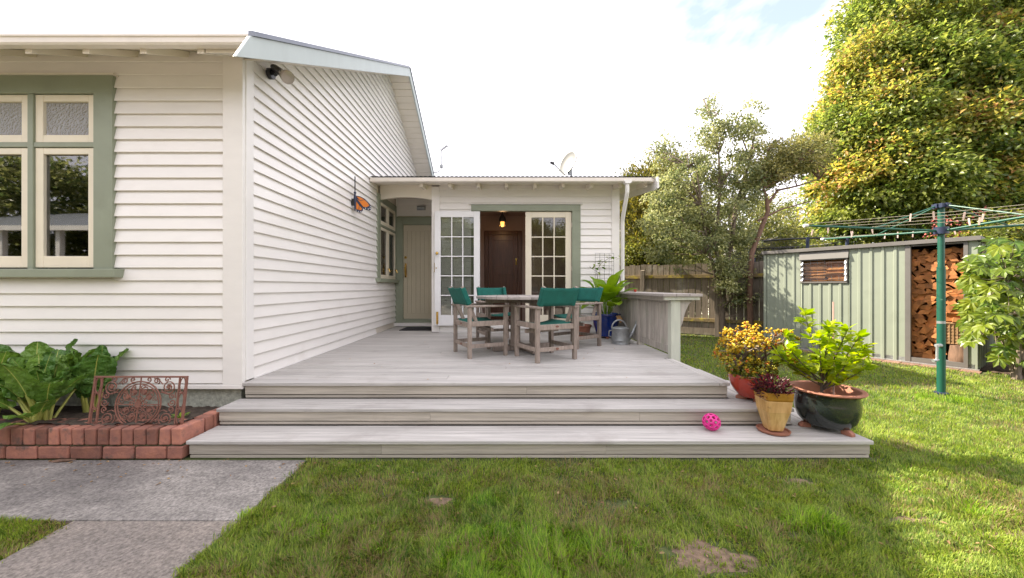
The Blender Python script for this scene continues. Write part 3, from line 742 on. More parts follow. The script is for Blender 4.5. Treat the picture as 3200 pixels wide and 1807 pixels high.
# porch ceiling
MB().prism([(0, YP + .03, 3.10), (0, YB + .02, 3.24), (0, YB + .02, 3.26), (0, YP + .03, 3.12)], (XW, 0, 0), (PX0, 0, 0)).build('porch_ceiling', M['soffit'], house)
# downpipe
dx = 2.20; dy = 6.80
mb = MB()
c = W(1960, 571, YG + .055)
mb.hexa([(c.x - .045, YG - .004, zg0 - .03), (c.x + .045, YG - .004, zg0 - .03), (c.x + .045, YG + .1, zg0 - .03), (c.x - .045, YG + .1, zg0 - .03),
         (c.x - .08, YG - .006, zg0 + .03), (c.x + .08, YG - .006, zg0 + .03), (c.x + .08, YG + .1, zg0 + .03), (c.x - .08, YG + .1, zg0 + .03)])
mb.tube([(c.x, YG + .05, zg0 - .02), (c.x, YG + .05, zg0 - .16), (dx - .01, dy - .04, 2.52), (dx, dy, 2.42), (dx, dy, .02)], .036, 12)
mb.build('downpipe', M['white'], house, smooth=True)
# lights on the building
lmp = MB(); c = W(1317, 651, YB)
lmp.tube([(c.x - .075, YB - .05, c.z), (c.x + .075, YB - .05, c.z)], .036, 14); lmp.box(c.x - .09, c.x + .09, YB - .03, YB - .001, c.z - .045, c.z + .045)
tag(lmp.build('bulkhead_light', M['galv'], smooth=True), 'small grey bulkhead light above the beige porch door', 'light')
# ------------------------------------------------------------------ deck and steps
ZD = 0.422
deck = thing('deck', (0, 3.3, 0), 'grey weathered timber deck with three wide steps', 'deck')
XD0, XD1 = -2.30, 1.985
y = 3.217; i = 0
def plank(parent, x0, x1, y0, y1, z0, z1, m='deck', nm='deck_board'):
    return MB().box(x0, x1, y0, y1, z0, z1).build(nm, M[m], parent, bevel=.004)
BP = 0.142
while y < YB - .02:
    y1 = y + BP - .007
    if y < YP - .10:
        x0 = XD0 if y < 3.30 else XW + .012
        x1 = XD1 - .094 if y < 4.30 else 2.06
        if i % 3 == 1 and x1 - x0 > 3:
            xm = rnd.uniform(-1.2, 1.0); plank(deck, x0, xm - .001, y, y1, ZD - .028, ZD); plank(deck, xm + .001, x1, y, y1, ZD - .028, ZD)
        else: plank(deck, x0, x1, y, y1, ZD - .028, ZD)
    else: plank(deck, XW + .02, PX0 + .01, y, y1, ZD - .028, ZD)
    y += BP; i += 1
MB().box(XD1 - .09, XD1, 3.217, 4.31, ZD - .028, ZD + .0005).build('edge_board', M['deckY'], deck, bevel=.004)
MB().box(XW + .02, XD1 - .04, 3.29, 6.8, .02, ZD - .03).build('frame', M['mortar'], deck)
def tread(parent, xa, xb_, ya, yb, zt, n, along='x'):
    for k in range(n):
        if along == 'x':
            w = (yb - ya) / n; MB().box(xa, xb_, ya + k * w, ya + (k + 1) * w - .004, zt - .028, zt).build('tread', M['deck'], parent, bevel=.005)
        else:
            w = (xb_ - xa) / n; MB().box(xa + k * w + .004, xa + (k + 1) * w, ya, yb, zt - .028, zt).build('tread', M['deckY'], parent, bevel=.005)
def face(parent, xa, xb_, y, z0, z1, splits=()):
    xs = [xa] + list(splits) + [xb_]
    for a, b in zip(xs[:-1], xs[1:]):
        MB().box(a + (.001 if a != xa else 0), b, y + .008, y + .028, z0 + .033, z1).build('riser', M['riser'], parent, bevel=.002)
    MB().box(xa, xb_, y + .014, y + .036, z0 + .002, z0 + .0245).build('riser_strip', M['riser'], parent, bevel=.002)
face(deck, XD0 + .012, XD1 - .012, 3.229, .283, ZD - .029, (.2,))
face_side = lambda par, x, ya, yb, z0, z1: MB().box(x - .022, x, ya, yb, z0 + .004, z1).build('riser', M['riser'], par, bevel=.002)
face_side(deck, XD1 - .012, 3.25, 4.3, .283, ZD - .029)
s2 = thing('step', (0, 2.95, .141), None, None); s2.parent = deck; s2.location = s2.location - deck.location
tread(s2, -2.325, 2.345, 2.958, 3.236, .281, 2); tread(s2, 1.99, 2.345, 3.240, 4.40, .281, 2, 'y')
face(s2, -2.315, 2.333, 2.970, .143, .252, (-.6, 1.1)); face_side(s2, 2.333, 2.99, 4.39, .143, .252)
MB().box(-2.30, 2.29, 3.03, 4.35, .144, .25).build('frame', M['mortar'], s2)
s1 = thing('step', (0, 2.66, 0), None, None); s1.parent = deck; s1.location = s1.location - deck.location
tread(s1, -2.322, 2.70, 2.672, 2.976, .141, 2); tread(s1, 2.350, 2.70, 2.980, 4.42, .141, 2, 'y')
face(s1, -2.312, 2.688, 2.684, .004, .112, (-.9, .75)); face_side(s1, 2.688, 2.70, 4.41, .004, .112)
MB().box(-2.30, 2.65, 2.75, 4.38, -.05, .110).build('frame', M['mortar'], s1)

# ------------------------------------------------------------------ bar counter on the deck edge
bar = thing('bar_counter', (2.0, 5.4, ZD), 'weathered timber bar counter with a slatted side along the deck edge', 'counter')
zt = 1.185
for k in range(3):
    MB().box(1.84 + k * .152, 1.84 + k * .152 + .147, 4.22, 6.82, zt - .032, zt).build('top_board', M['teakH'], bar, bevel=.004)
MB().box(1.86, 2.27, 4.245, 4.275, zt - .072, zt - .033).build('apron', M['barpost'], bar, bevel=.003)
MB().box(1.90, 1.925, 4.28, 6.80, zt - .085, zt - .033).build('apron', M['barwood'], bar, bevel=.003)
MB().box(1.955, 2.065, 4.285, 4.375, .06, zt - .034).build('post', M['barpost'], bar, bevel=.005)
MB().box(1.945, 2.03, 5.30, 5.37, ZD + .002, zt - .034).build('post', M['barwood'], bar, bevel=.004)
MB().box(1.945, 2.03, 6.72, 6.79, ZD + .002, zt - .034).build('post', M['barwood'], bar, bevel=.004)
for (ya, yb) in ((4.376, 5.299), (5.371, 6.719)):
    MB().box(1.965, 2.01, ya, yb, zt - .115, zt - .036).build('rail', M['barwood'], bar, bevel=.003)
    MB().box(1.965, 2.01, ya, yb, ZD + .05, ZD + .135).build('rail', M['barwood'], bar, bevel=.003)
    n = int((yb - ya) / .088); w = (yb - ya) / n
    for k in range(n): MB().box(1.975, 1.995, ya + k * w + .002, ya + (k + 1) * w - .002, ZD + .135, zt - .115).build('slat', M['barwood'], bar, bevel=.002)
poly = [(2.066, 0, zt - .035), (2.24, 0, zt - .035), (2.235, 0, zt - .07), (2.17, 0, zt - .12), (2.125, 0, zt - .22), (2.09, 0, zt - .36), (2.066, 0, zt - .40)]
MB().prism(poly, (0, 4.30, 0), (0, 4.345, 0)).build('bracket', M['barwood'], bar)
for (sx, sy, r, h, lab) in ((1926, 905, .018, .035, 'tiny red cup standing on the far end of the bar counter'), (1985, 906, .020, .04, 'tiny red cup on the bar counter nearer the post')):
    c = W(sx, sy, 6.3 if sx < 1950 else 5.9)
    mb = MB(); mb.lathe([(.6 * r, 0), (r, .1 * r), (r * 1.1, h), (r * .9, h), (r * .8, .3 * h)], 14, (c.x, c.y, zt)); tag(mb.build('cup', M['redpot'], smooth=True), lab, 'cup')

# ------------------------------------------------------------------ table and chairs
tab = thing('table', (.25, 4.92, ZD), 'round weathered timber garden table between four green chairs', 'table')
TR, TZ = .62, 1.145 - ZD
n = 9; w = 2 * TR / n
for k in range(n):
    xa, xb_ = -TR + k * w + .002, -TR + (k + 1) * w - .002
    pts = []
    for s in range(7):
        x = xa + (xb_ - xa) * s / 6; pts.append((x, -math.sqrt(max(TR * TR - x * x, .0004)), 0))
    for s in range(7):
        x = xb_ - (xb_ - xa) * s / 6; pts.append((x, math.sqrt(max(TR * TR - x * x, .0004)), 0))
    MB().prism(pts, (0, 0, TZ - .032), (0, 0, TZ)).build('table_slat', M['teakH'], tab, local=True, bevel=.003)
for a in (0, 90): 
    c, s = math.cos(R(a + 20)), math.sin(R(a + 20)); d = Vector((c, s, 0))
    MB().bar(d * -.52 + Vector((0, 0, TZ - .062 + (.0 if a else -.001))), d * .52 + Vector((0, 0, TZ - .062)), .06, .055).build('bearer', M['teak'], tab, local=True, bevel=.003)
    MB().bar(d * -.42 + Vector((0, 0, .04 + a * .0001)), d * .42 + Vector((0, 0, .04 + a * .0001)), .075, .07).build('foot', M['teak'], tab, local=True, bevel=.006)
for (sx_, sy_) in ((-1, -1), (1, -1), (1, 1), (-1, 1)):
    MB().box(sx_ * .13 - .03, sx_ * .13 + .03, sy_ * .13 - .03, sy_ * .13 + .03, .076, TZ - .09).build('leg', M['teak'], tab, local=True, bevel=.004)

def make_chair(name, label):
    t = thing(name, (0, 0, ZD), label, 'chair', 'green canvas chairs round the table')
    Wd, Dp = .255, .235; L = .022
    for sx_ in (-1, 1):
        MB().box(sx_ * Wd - L, sx_ * Wd + L, Dp - L, Dp + L, 0, .60).build('leg', M['teak'], t, local=True, bevel=.004)
        MB().box(sx_ * Wd - L, sx_ * Wd + L, -Dp - L, -Dp + L, 0, .60).build('leg', M['teak'], t, local=True, bevel=.004)
        MB().box(sx_ * Wd - .034, sx_ * Wd + .034, -Dp - .05, Dp + .055, .601, .625).build('armrest', M['teak'], t, local=True, bevel=.006)
        MB().box(sx_ * Wd - .014, sx_ * Wd + .014, -Dp + L, Dp - L, .375, .435).build('side_rail', M['teak'], t, local=True, bevel=.003)
        MB().box(sx_ * Wd - .012, sx_ * Wd + .012, -Dp + L, Dp - L, .12, .165).build('stretcher', M['teak'], t, local=True, bevel=.003)
        MB().bar((sx_ * (Wd - .036), -.13, .40), (sx_ * (Wd - .036), -Dp - .085, .845), .024, .045, up=(0, 1, .3)).build('back_post', M['teak'], t, local=True, bevel=.004)
    MB().box(-Wd + L, Wd - L, -Dp - .014, -Dp + .014, .36, .42).build('cross_rail', M['teak'], t, local=True, bevel=.003)
    MB().box(-Wd + L, Wd - L, -Dp - .012, -Dp + .012, .12, .165).build('cross_rail', M['teak'], t, local=True, bevel=.003)
    MB().box(-Wd + L, Wd - L, .05, .085, .30, .345).build('cross_rail', M['teak'], t, local=True, bevel=.003)
    # sagging canvas seat
    mb = MB(); nx, ny = 10, 4; vs_ = []; fs_ = []
    for j in range(ny + 1):
        for i in range(nx + 1):
            x = -Wd + .016 + (2 * Wd - .032) * i / nx; y_ = -Dp + .03 + (2 * Dp - .06) * j / ny
            vs_.append((x, y_, .437 - .035 * (1 - (2 * i / nx - 1) ** 2)))
    for j in range(ny):
        for i in range(nx):
            a = j * (nx + 1) + i; fs_.append((a, a + 1, a + nx + 2, a + nx + 1))
    o = mb.add(vs_, fs_).build('seat', M['canvas'], t, local=True, smooth=True)
    so = o.modifiers.new('solid', 'SOLIDIFY'); so.thickness = .006
    for (ya, yb) in ((Dp - .032, Dp - .026),):
        mb = MB(); mb.hexa([(-Wd + .016, ya, .375), (Wd - .016, ya, .375), (Wd - .016, yb, .375), (-Wd + .016, yb, .375), (-Wd + .016, ya, .434), (Wd - .016, ya, .434), (Wd - .016, yb, .434), (-Wd + .016, yb, .434)])
    # canvas back with sleeves round the posts
    mb = MB(); vs_ = []; fs_ = []; nx, nz = 12, 5
    def backy(zz): return -.13 + (-Dp - .085 + .13) * (zz - .40) / .445
    for j in range(nz + 1):
        for i in range(nx + 1):
            u = i / nx; x = (-Wd + .008) + (2 * Wd - .016) * u; zz = .628 + .205 * j / nz
            vs_.append((x, backy(zz) - .028 - .012 * (1 - (2 * u - 1) ** 4) * (1 if 0 < i < nx else 0), zz - .008 * (1 - (2 * u - 1) ** 2) * (j == nz)))
    for j in range(nz):
        for i in range(nx):
            a = j * (nx + 1) + i; fs_.append((a, a + 1, a + nx + 2, a + nx + 1))
    mb.add(vs_, fs_)
    o = mb.build('backrest', M['canvas'], t, local=True, smooth=True)
    so = o.modifiers.new('solid', 'SOLIDIFY'); so.thickness = .006
    mb = MB()
    for sx_ in (-1, 1):
        z0, z1 = .632, .829
        MB().bar((sx_ * (Wd - .036), backy(z0), z0), (sx_ * (Wd - .036), backy(z1), z1), .056, .064, up=(0, 1, .3)).build('sleeve', M['canvas'], o, local=True, bevel=.01)
    mb = MB(); mb.lathe([(.001, -.002), (.022, -.002), (.022, .002), (.001, .002)], 14, (0, 0, 0), 1, .55)
    for zz in (.395, .143):
        b = MB(); b.v = [(v[0], -Dp - .016 + v[2], zz + v[1]) for v in mb.v]; b.f = list(mb.f); b.m = list(mb.m)
        b.build('badge', M['rust'], t, local=True)
    return t
def face_rot(dx_, dy_): return math.atan2(dy_, dx_) - math.pi / 2
ch = make_chair('chair', 'green canvas timber armchair seen side on left of the table')
spots = [(-.306, 4.637, .457, .227, None), (.49, 4.375, -.21, .41, 'green canvas timber armchair nearest the steps with its back to us'),
         (-.10, 5.72, .35, -.93, 'green canvas timber armchair behind the table facing the steps'), (1.02, 5.30, -.8, -.6, 'green canvas timber armchair right of the table next to the blue pot')]
for k, (x, y, dx_, dy_, lab) in enumerate(spots):
    c = ch if k == 0 else copy_tree(ch)
    c.location = (x, y, ZD); c.rotation_euler = (0, 0, face_rot(dx_, dy_))
    if lab: c['label'] = lab

# ------------------------------------------------------------------ fittings on the house
fl = thing('floodlight', (XW + .03, 3.6, 3.36), 'black floodlight with a round bulb high on the side wall', 'light')
mb = MB(); mb.tube([(XW + .025, 3.60, 3.36), (XW + .065, 3.60, 3.36)], .05, 18); mb.tube([(XW + .06, 3.60, 3.38), (XW + .10, 3.59, 3.35)], .022); mb.build('base', M['black'], fl, smooth=True)
mb = MB(); a = Vector((XW + .10, 3.57, 3.40)); b = Vector((XW + .225, 3.50, 3.30)); d = (b - a).normalized()
mb.tube([a - d * .03, a, b], [.026, .033, .036], 12); mb.ball(tuple(a), .03); mb.build('lamp_holder', M['black'], fl, smooth=True)
mb = MB(); mb.tube([b - d * .01, b + d * .05, b + d * .09, b + d * .10, b + d * .102], [.036, .052, .062, .060, .02], 20); mb.build('bulb', M['lamp_glass'], fl, smooth=True)

# butterfly ornament
bf = thing('butterfly_ornament', (XW + .05, 5.56, 2.5), 'orange and black butterfly ornament hanging on the side wall', 'ornament')
bc = Vector((XW + .075, 5.56, 2.56))
mb = MB(); mb.tube([bc + Vector((0, 0, -.14)), bc + Vector((0, 0, -.05)), bc + Vector((0, 0, .05)), bc + Vector((0, 0, .12))], [.008, .016, .022, .012], 10); mb.ball(tuple(bc + Vector((0, 0, .135))), .02)
mb.build('body', M['navy'], bf, smooth=True)
MB().tube([bc + Vector((0, 0, .12)), bc + Vector((0, 0, .38))], .009).build('rod', M['black'], bf)
MB().box(XW + .025, XW + .07, 5.54, 5.58, 2.50, 2.60).build('bracket', M['black'], bf)
def wing(pts, d, nm, scale=1.0, off=0.0, mat=None, par=None, th=.004):
    d = Vector(d).normalized(); nrm = Vector((d.y, -d.x, 0))
    P = [bc + d * (u * scale) + Vector((0, 0, v * scale)) for u, v in pts]
    return MB().prism(P, nrm * (off), nrm * (off + th)).build(nm, mat, par)
dirs = ((.92, .25), (.80, .52))
fore = [(.01, .09), (.07, .085), (.14, .05), (.20, -.01), (.235, -.06), (.232, -.10), (.20, -.115), (.13, -.10), (.02, 0.0)]
hind = [(.01, .03), (.07, -.05), (.115, -.10), (.11, -.145), (.075, -.165), (.03, -.155), (.01, -.10)]
for dd in dirs:
    w1 = wing(fore, (dd[0], dd[1], 0), 'fore_wing', 1, 0, M['navy'], bf); w2 = wing(hind, (dd[0], dd[1], 0), 'hind_wing', 1, .005, M['navy'], bf)
    for cell in ([(.025, .075), (.07, .072), (.13, .04), (.075, .02)], [(.03, .045), (.075, .012), (.135, .033), (.185, -.015), (.205, -.05), (.17, -.075), (.12, -.075)]):
        wing(cell, (dd[0], dd[1], 0), 'wing_cell', 1, .0042, M['orange'], w1, .002); wing(cell, (dd[0], dd[1], 0), 'wing_cell', 1, -.0022, M['orange'], w1, .002)
    for cell in ([(.02, .0), (.06, -.055), (.05, -.125), (.02, -.11)], [(.066, -.06), (.10, -.10), (.09, -.128), (.058, -.125)]):
        wing(cell, (dd[0], dd[1], 0), 'wing_cell', 1, .0092, M['orange'], w2, .002)
    for (u, v) in ((.222, -.065), (.218, -.09), (.19, -.103), (.15, -.093), (.102, -.145), (.08, -.153), (.05, -.15)):
        sq = [(u - .006, v - .006), (u + .006, v - .006), (u + .006, v + .006), (u - .006, v + .006)]
        wing(sq, (dd[0], dd[1], 0), 'spot', 1, .0092 if u < .12 else .0042, M['whitedot'], w2 if u < .12 else w1, .0025)

# aerial on the far barge
ae = thing('aerial', (XB, 9.6, 4.2), 'small grey aerial on a bent pole at the roof edge', 'aerial')
q = [W(1352, 540, 9.6), W(1366, 539, 9.6), W(1378, 531, 9.6), W(1379.5, 515, 9.6), W(1380, 472, 9.6)]
MB().tube(q, .013, 8).build('pole', M['galv'], ae, smooth=True)
c = W(1379.5, 520, 9.6); MB().box(c.x - .04, c.x + .04, c.y - .03, c.y + .03, c.z - .045, c.z + .045).build('junction_box', M['galv'], ae, bevel=.01)
mb = MB(); a = W(1378, 470, 9.6); b = W(1397, 456, 9.6)
mb.tube([a, b], .012); dd = (b - a) / 4
for k in range(5):
    p = a + dd * k; mb.tube([p + Vector((0, -.10, -.03)), p + Vector((.03, .10, .03))], .006, 6); mb.tube([p + Vector((-.03, 0, .05)), p + Vector((.03, 0, -.05))], .008, 6)
mb.build('antenna', M['black'], ae)

# satellite dish
YS = 7.5
sd = thing('satellite_dish', tuple(W(1790, 560, YS)), 'white satellite dish standing on the low roof', 'dish')
cen = W(1773, 508, YS); nd = Vector((-.80, -.52, .30)).normalized()
up = Vector((0, 0, 1)); ri = nd.cross(up).normalized(); upv = ri.cross(nd)
mb = MB(); rings = 7; nseg = 28; vs_ = []; fs_ = []
for a in range(rings + 1):
    rr = .27 * a / rings
    for s in range(nseg):
        t = 2 * math.pi * s / nseg
        vs_.append(cen + ri * (rr * math.cos(t) * .92) + upv * (rr * math.sin(t)) - nd * (.055 * (1 - (a / rings) ** 2)))
for a in range(rings):
    for s in range(nseg): fs_.append((a * nseg + s, a * nseg + (s + 1) % nseg, (a + 1) * nseg + (s + 1) % nseg, (a + 1) * nseg + s))
o = mb.add(vs_, fs_).build('reflector', M['dish'], sd, smooth=True); so = o.modifiers.new('solid', 'SOLIDIFY'); so.thickness = .012
MB().tube([cen + ri * (.27 * .92 * math.cos(2 * math.pi * s / 28)) + upv * (.27 * math.sin(2 * math.pi * s / 28)) for s in range(28)], .014, 6, closed=True).build('rim', M['black'], sd, smooth=True)
lnb = W(1727, 509, YS - .15); bot = cen - upv * .27
MB().tube([bot - nd * .02, bot + nd * .05, lnb], .013, 8).build('arm', M['galv'], sd)
MB().tube([lnb - Vector((.05, 0, -.01)), lnb + Vector((.03, 0, -.02))], [.022, .032], 10).build('receiver', M['black'], sd, smooth=True)
base = Vector((cen.x + .1, YS + .05, zr(YS) + .13))
MB().tube([cen - nd * .07, cen - nd * .14 - upv * .1, base + Vector((0, 0, .1)), base], .022, 10).build('mast', M['galv'], sd, smooth=True)
mb = MB(); mb.box(base.x - .09, base.x + .09, base.y - .09, base.y + .09, base.z - .02, base.z + .008); mb.build('base_plate', M['galv'], sd); MB().tube([cen - nd * .06 - upv * .06, cen - nd * .13 - upv * .22], .03, 8).build('bracket', M['galv'], sd)

# pendant lamp
YLm = 7.6
c = W(1570, 690, YLm)
pl = thing('pendant_lamp', (c.x, c.y, c.z), 'lit amber glass pendant lamp with a black pointed cap', 'lamp')
me_ = bpy.data.materials.new('lit_amber_glass'); me_.use_nodes = True
pr = me_.node_tree.nodes['Principled BSDF']; pr.inputs['Base Color'].default_value = (.8, .45, .12, 1); pr.inputs['Emission Color'].default_value = (1.0, .42, .08, 1); pr.inputs['Emission Strength'].default_value = 0.75
mb = MB(); mb.lathe([(.03, -.125), (.055, -.11), (.064, -.04), (.060, .03), (.04, .05)], 20, tuple(c)); mb.build('glass', me_, pl, smooth=True)
mb = MB(); mb.lathe([(.070, -.03), (.078, .0), (.066, .06), (.03, .12), (.008, .16), (.006, .17)], 20, tuple(c))
for k in range(4):
    a = math.pi / 4 + k * math.pi / 2; mb.tube([(c.x + .075 * math.cos(a), c.y + .075 * math.sin(a), c.z), (c.x + .07 * math.cos(a), c.y + .07 * math.sin(a), c.z - .08), (c.x + .035 * math.cos(a), c.y + .035 * math.sin(a), c.z - .135)], .012, 6)
mb.build('cap', M['black'], pl, smooth=True)
MB().tube([(c.x, c.y, c.z + .16), (c.x, c.y, 2.87)], .005, 6).build('cord', M['black'], pl)
ll = bpy.data.lights.new('lamp_light', 'POINT'); ll.energy = 0.7; ll.color = (1, .6, .3); ll.shadow_soft_size = .05
lo = bpy.data.objects.new('lamp_light', ll); COL.objects.link(lo); lo.parent = pl; lo.location = (0, -.10, -.16)

# doormat
mb = MB(); mb.box(-2.02, -1.38, 7.05, 7.62, ZD + .001, ZD + .014)
tag(mb.build('doormat', M['mat'], bevel=.004), 'dark rubber doormat in front of the beige porch door', 'doormat')

# ------------------------------------------------------------------ brick edging, grate
ed = thing('brick_edging', (-3, 2.7, 0), 'two course red brick garden edging beside the path', 'edging')
yb0 = 2.662
x = fx(0) ; PB = .0895
xs = -2.345
bme = []
def brick(x0, x1, y0, y1, z0, z1):
    j = lambda s=.003: rnd.uniform(-s, s)
    mb = MB(); p = [(x0 + j(), y0 + j(.004), z0), (x1 + j(), y0 + j(.004), z0), (x1 + j(), y1, z0), (x0 + j(), y1, z0),
                    (x0 + j(), y0 + j(.004), z1 + j()), (x1 + j(), y0 + j(.004), z1 + j()), (x1 + j(), y1, z1 + j()), (x0 + j(), y1, z1 + j())]
    mb.hexa(p); return mb.build('brick', M['brick'], ed, bevel=.009)
x = xs
k = 0
while x > -6.2:
    w = PB - .013; brick(x - w, x, yb0, yb0 + .21, .114, .236); x -= PB; k += 1
x = xs - .0
first = True
while x > -6.2:
    w = .105 if first else .222; brick(x - w, x, yb0 + .002, yb0 + .10, .012, .102); x -= w + .013; first = False
y = yb0 + .222
for k in range(3):
    brick(xs - .105, xs, y, y + .079, .112, .236); y += PB
MB().box(-6.3, xs - .004, yb0 + .020, yb0 + .20, .0, .215).build('mortar', M['mortar'], ed)

gr = thing('iron_grate', (-3.27, 2.73, .236), 'rusty ornate cast iron grate leaning behind the brick edging', 'grate')
gA = Vector((-3.112, 2.742, .228)); GW, GH, LEAN = .708, .362, .047      # bottom-left corner
uX = Vector((1, 0, 0)); uZ = Vector((0, LEAN, GH)).normalized(); uN = uX.cross(uZ)
def gp(u, v): return gA + uX * u + uZ * v
def gbar(nm, u0, v0, u1, v1, w, th, par=gr): return MB().bar(gp(u0, v0), gp(u1, v1), th, w, up=uN.cross((gp(u1, v1) - gp(u0, v0)).normalized())).build(nm, M['rust'], par, bevel=.002)
gbar('frame_bar', 0, .006, GW, .006, .013, .016); gbar('frame_bar', 0, GH - .006, GW, GH - .006, .013, .016)
for u in (.007, GW - .007): gbar('frame_bar', u, .013, u, GH - .013, .014, .016)
for u in (.06, GW - .06): gbar('frame_bar', u, .013, u, GH - .013, .009, .012)
gc = (GW / 2, GH * .42)
def gtube(nm, pts, r, par=gr, closed=False): return MB().tube([gp(u, v) for u, v in pts], r, 6, closed=closed).build(nm, M['rust'], par, smooth=True)
def circ(c, rx, ry=None, n=36, a0=0, a1=360): return [(c[0] + rx * math.cos(R(a0 + (a1 - a0) * i / n)), c[1] + (ry or rx) * math.sin(R(a0 + (a1 - a0) * i / n))) for i in range(n + (0 if abs(a1 - a0) == 360 else 1))]
def spiral(c, r0, turns, a0, sgn=1, n=26): return [(c[0] + r0 * (1 - .85 * i / n) * math.cos(R(a0) + sgn * turns * 2 * math.pi * i / n), c[1] + r0 * (1 - .85 * i / n) * math.sin(R(a0) + sgn * turns * 2 * math.pi * i / n)) for i in range(n + 1)]
rr = GH * .47
gtube('ring', circ(gc, rr, rr * .99, 48, -62, 242), .0055); gtube('ring', circ(gc, rr * .90, rr * .88, 48, -62, 242), .004)
gtube('spoke', [(gc[0] - rr, gc[1]), (gc[0] + rr, gc[1])], .004); gtube('spoke', [(gc[0], .012), (gc[0], GH - .012)], .0045)
for a in (40, 140, 220, 320): gtube('spoke', [(gc[0] + .02 * math.cos(R(a)), gc[1] + .02 * math.sin(R(a))), (gc[0] + rr * .88 * math.cos(R(a)), max(.012, gc[1] + rr * .88 * math.sin(R(a))))], .003)
def star(c, r, n, nm):
    pts = []
    for i in range(2 * n):
        q = r if i % 2 == 0 else r * .55; a = math.pi * i / n; pts.append(gp(c[0] + q * math.cos(a), c[1] + q * math.sin(a)))
    MB().prism(pts, uN * -.006, uN * .006).build(nm, M['rust'], gr)
star(gc, .036, 10, 'rosette')
for a in range(18, 378, 30):
    c = (gc[0] + .058 * math.cos(R(a)), gc[1] + .055 * math.sin(R(a)))
    gtube('scroll', spiral(c, .020, 1.1, a + 90, 1 if a % 60 else -1), .003)
    c = (gc[0] + .135 * math.cos(R(a)), gc[1] + .130 * math.sin(R(a)))
    if c[1] > .03: gtube('scroll', spiral(c, .022, 1.2, a + 200, -1 if a % 60 else 1), .003)
for a in (35, 68, 112, 145, 205, 245, 295, 335):
    q = .095 if a % 2 else .10; c = (gc[0] + q * 1.05 * math.cos(R(a)), gc[1] + q * math.sin(R(a)))
    star(c, .020, 4, 'flower'); gtube('scroll', spiral(c, .036, 1.2, a, 1), .0034); gtube('scroll', spiral((c[0] + .015 * math.cos(R(a)), c[1] + .02 * math.sin(R(a))), .03, 1.0, a + 180, -1), .003)
for sx_ in (-1, 1):
    for (cu, cv, r0, t_, a0) in ((.215, .28, .055, 2.1, 200), (.215, .05, .055, 2.1, 150), (.255, .165, .03, 1.5, 180), (.25, .215, .024, 1.3, 90), (.25, .115, .024, 1.3, 270), (.12, .325, .026, 1.4, 300), (.06, .335, .02, 1.2, 250), (.20, .335, .022, 1.2, 0)):
        gtube('scroll', spiral((GW / 2 + sx_ * cu, cv), r0, t_, a0 if sx_ > 0 else 180 - a0, sx_), .0042)
        if r0 > .05: star((GW / 2 + sx_ * cu, cv), .016, 5, 'rosette')
    for (ua, va, ub, vb) in ((.16, .24, .225, .225), (.165, .10, .225, .10), (.17, .30, .10, .345), (.275, .245, .275, .20), (.15, .03, .11, .015)):
        gtube('scroll', [(GW / 2 + sx_ * ua, va), (GW / 2 + sx_ * (ua + ub) / 2, (va + vb) / 2 + .012), (GW / 2 + sx_ * ub, vb)], .0036)
    for v in (.065, .18, .295): gtube('oval', circ((GW / 2 + sx_ * .320, v), .020, .055, 20), .0038, closed=True)
    for v in (.12, .237): gtube('scroll', [(GW / 2 + sx_ * .296, v), (GW / 2 + sx_ * .344, v)], .004)
tw = MB(); tw.tube([W(150, 1447, 2.63) + Vector((0, 0, 0)), W(182, 1441, 2.62), W(236, 1436, 2.63)], [.008, .013, .004], 6); tag(tw.build('bark_strip', M['redbark'], smooth=True), 'curled strip of dry bark lying on the path', 'bark')
# ------------------------------------------------------------------ pots, ball, watering can
def pot_foot(par, x, y, z, h, ang):
    mb = MB(); c, s = math.cos(ang), math.sin(ang)
    poly = [(-.0, 0), (.075, 0), (.075, .5 * h), (.05, h), (0, h)]
    P = [(x + (u - .04) * c, y + (u - .04) * s, z + v) for u, v in poly]
    mb.prism(P, (-s * -.02, c * -.02, 0), (-s * .02, c * .02, 0)); return mb.build('pot_foot', M['terracotta'], par, bevel=.004)

# red bowl
RX, RY, RZ = 2.165, 3.20, .281
rp = thing('red_pot', (RX, RY, RZ), 'red glazed bowl pot on clay feet holding the orange tipped jade plant', 'pot')
MB().lathe([(.08, .035), (.10, .036), (.135, .075), (.165, .13), (.178, .19), (.182, .225), (.178, .232), (.168, .228), (.160, .20), (.02, .195)], 40, (RX, RY, RZ)).build('bowl', M['redpot'], rp, smooth=True)
MB().lathe([(.001, .196), (.158, .198), (.158, .205), (.001, .212)], 24, (RX, RY, RZ)).build('potting_soil', M['soil'], rp)
for a in (-90, 30, 150): pot_foot(rp, RX + .085 * math.cos(R(a)), RY + .085 * math.sin(R(a)), RZ, .036, R(a))

def crown_pts(n, c, rad, seed):
    g_ = np.random.default_rng(seed); d = unit(g_.normal(size=(n, 3))); r = g_.random((n, 1)) ** .33
    return np.array(c) + d * r * np.array(rad)

# jade plant: branching stems with rosettes of fat leaves
jp = thing('jade_plant', (RX, RY, RZ + .2), 'jade plant with yellow and orange tipped leaves in the red bowl', 'plant')
jb = MB(); tips = []
def jbranch(p, d, L, r, lev):
    q = p + d * L; m = p + d * L * .5 + Vector((rnd.uniform(-1, 1), rnd.uniform(-1, 1), 0)) * L * .08
    jb.tube([p, m, q], [r, r * .85, r * .72], 6)
    if lev == 0: tips.append((q, d)); return
    n = 3 if lev > 1 else 2 + (rnd.random() < .6)
    a0 = rnd.uniform(0, 6.28)
    for i in range(n):
        a = a0 + i * 6.28 / n + rnd.uniform(-.4, .4)
        dd = (d + Vector((math.cos(a), math.sin(a), rnd.uniform(-.15, .1))) * rnd.uniform(.6, .95)).normalized()
        if dd.z < .05: dd.z = .05; dd.normalize()
        jbranch(q, dd, L * rnd.uniform(.66, .86), r * .68, lev - 1)
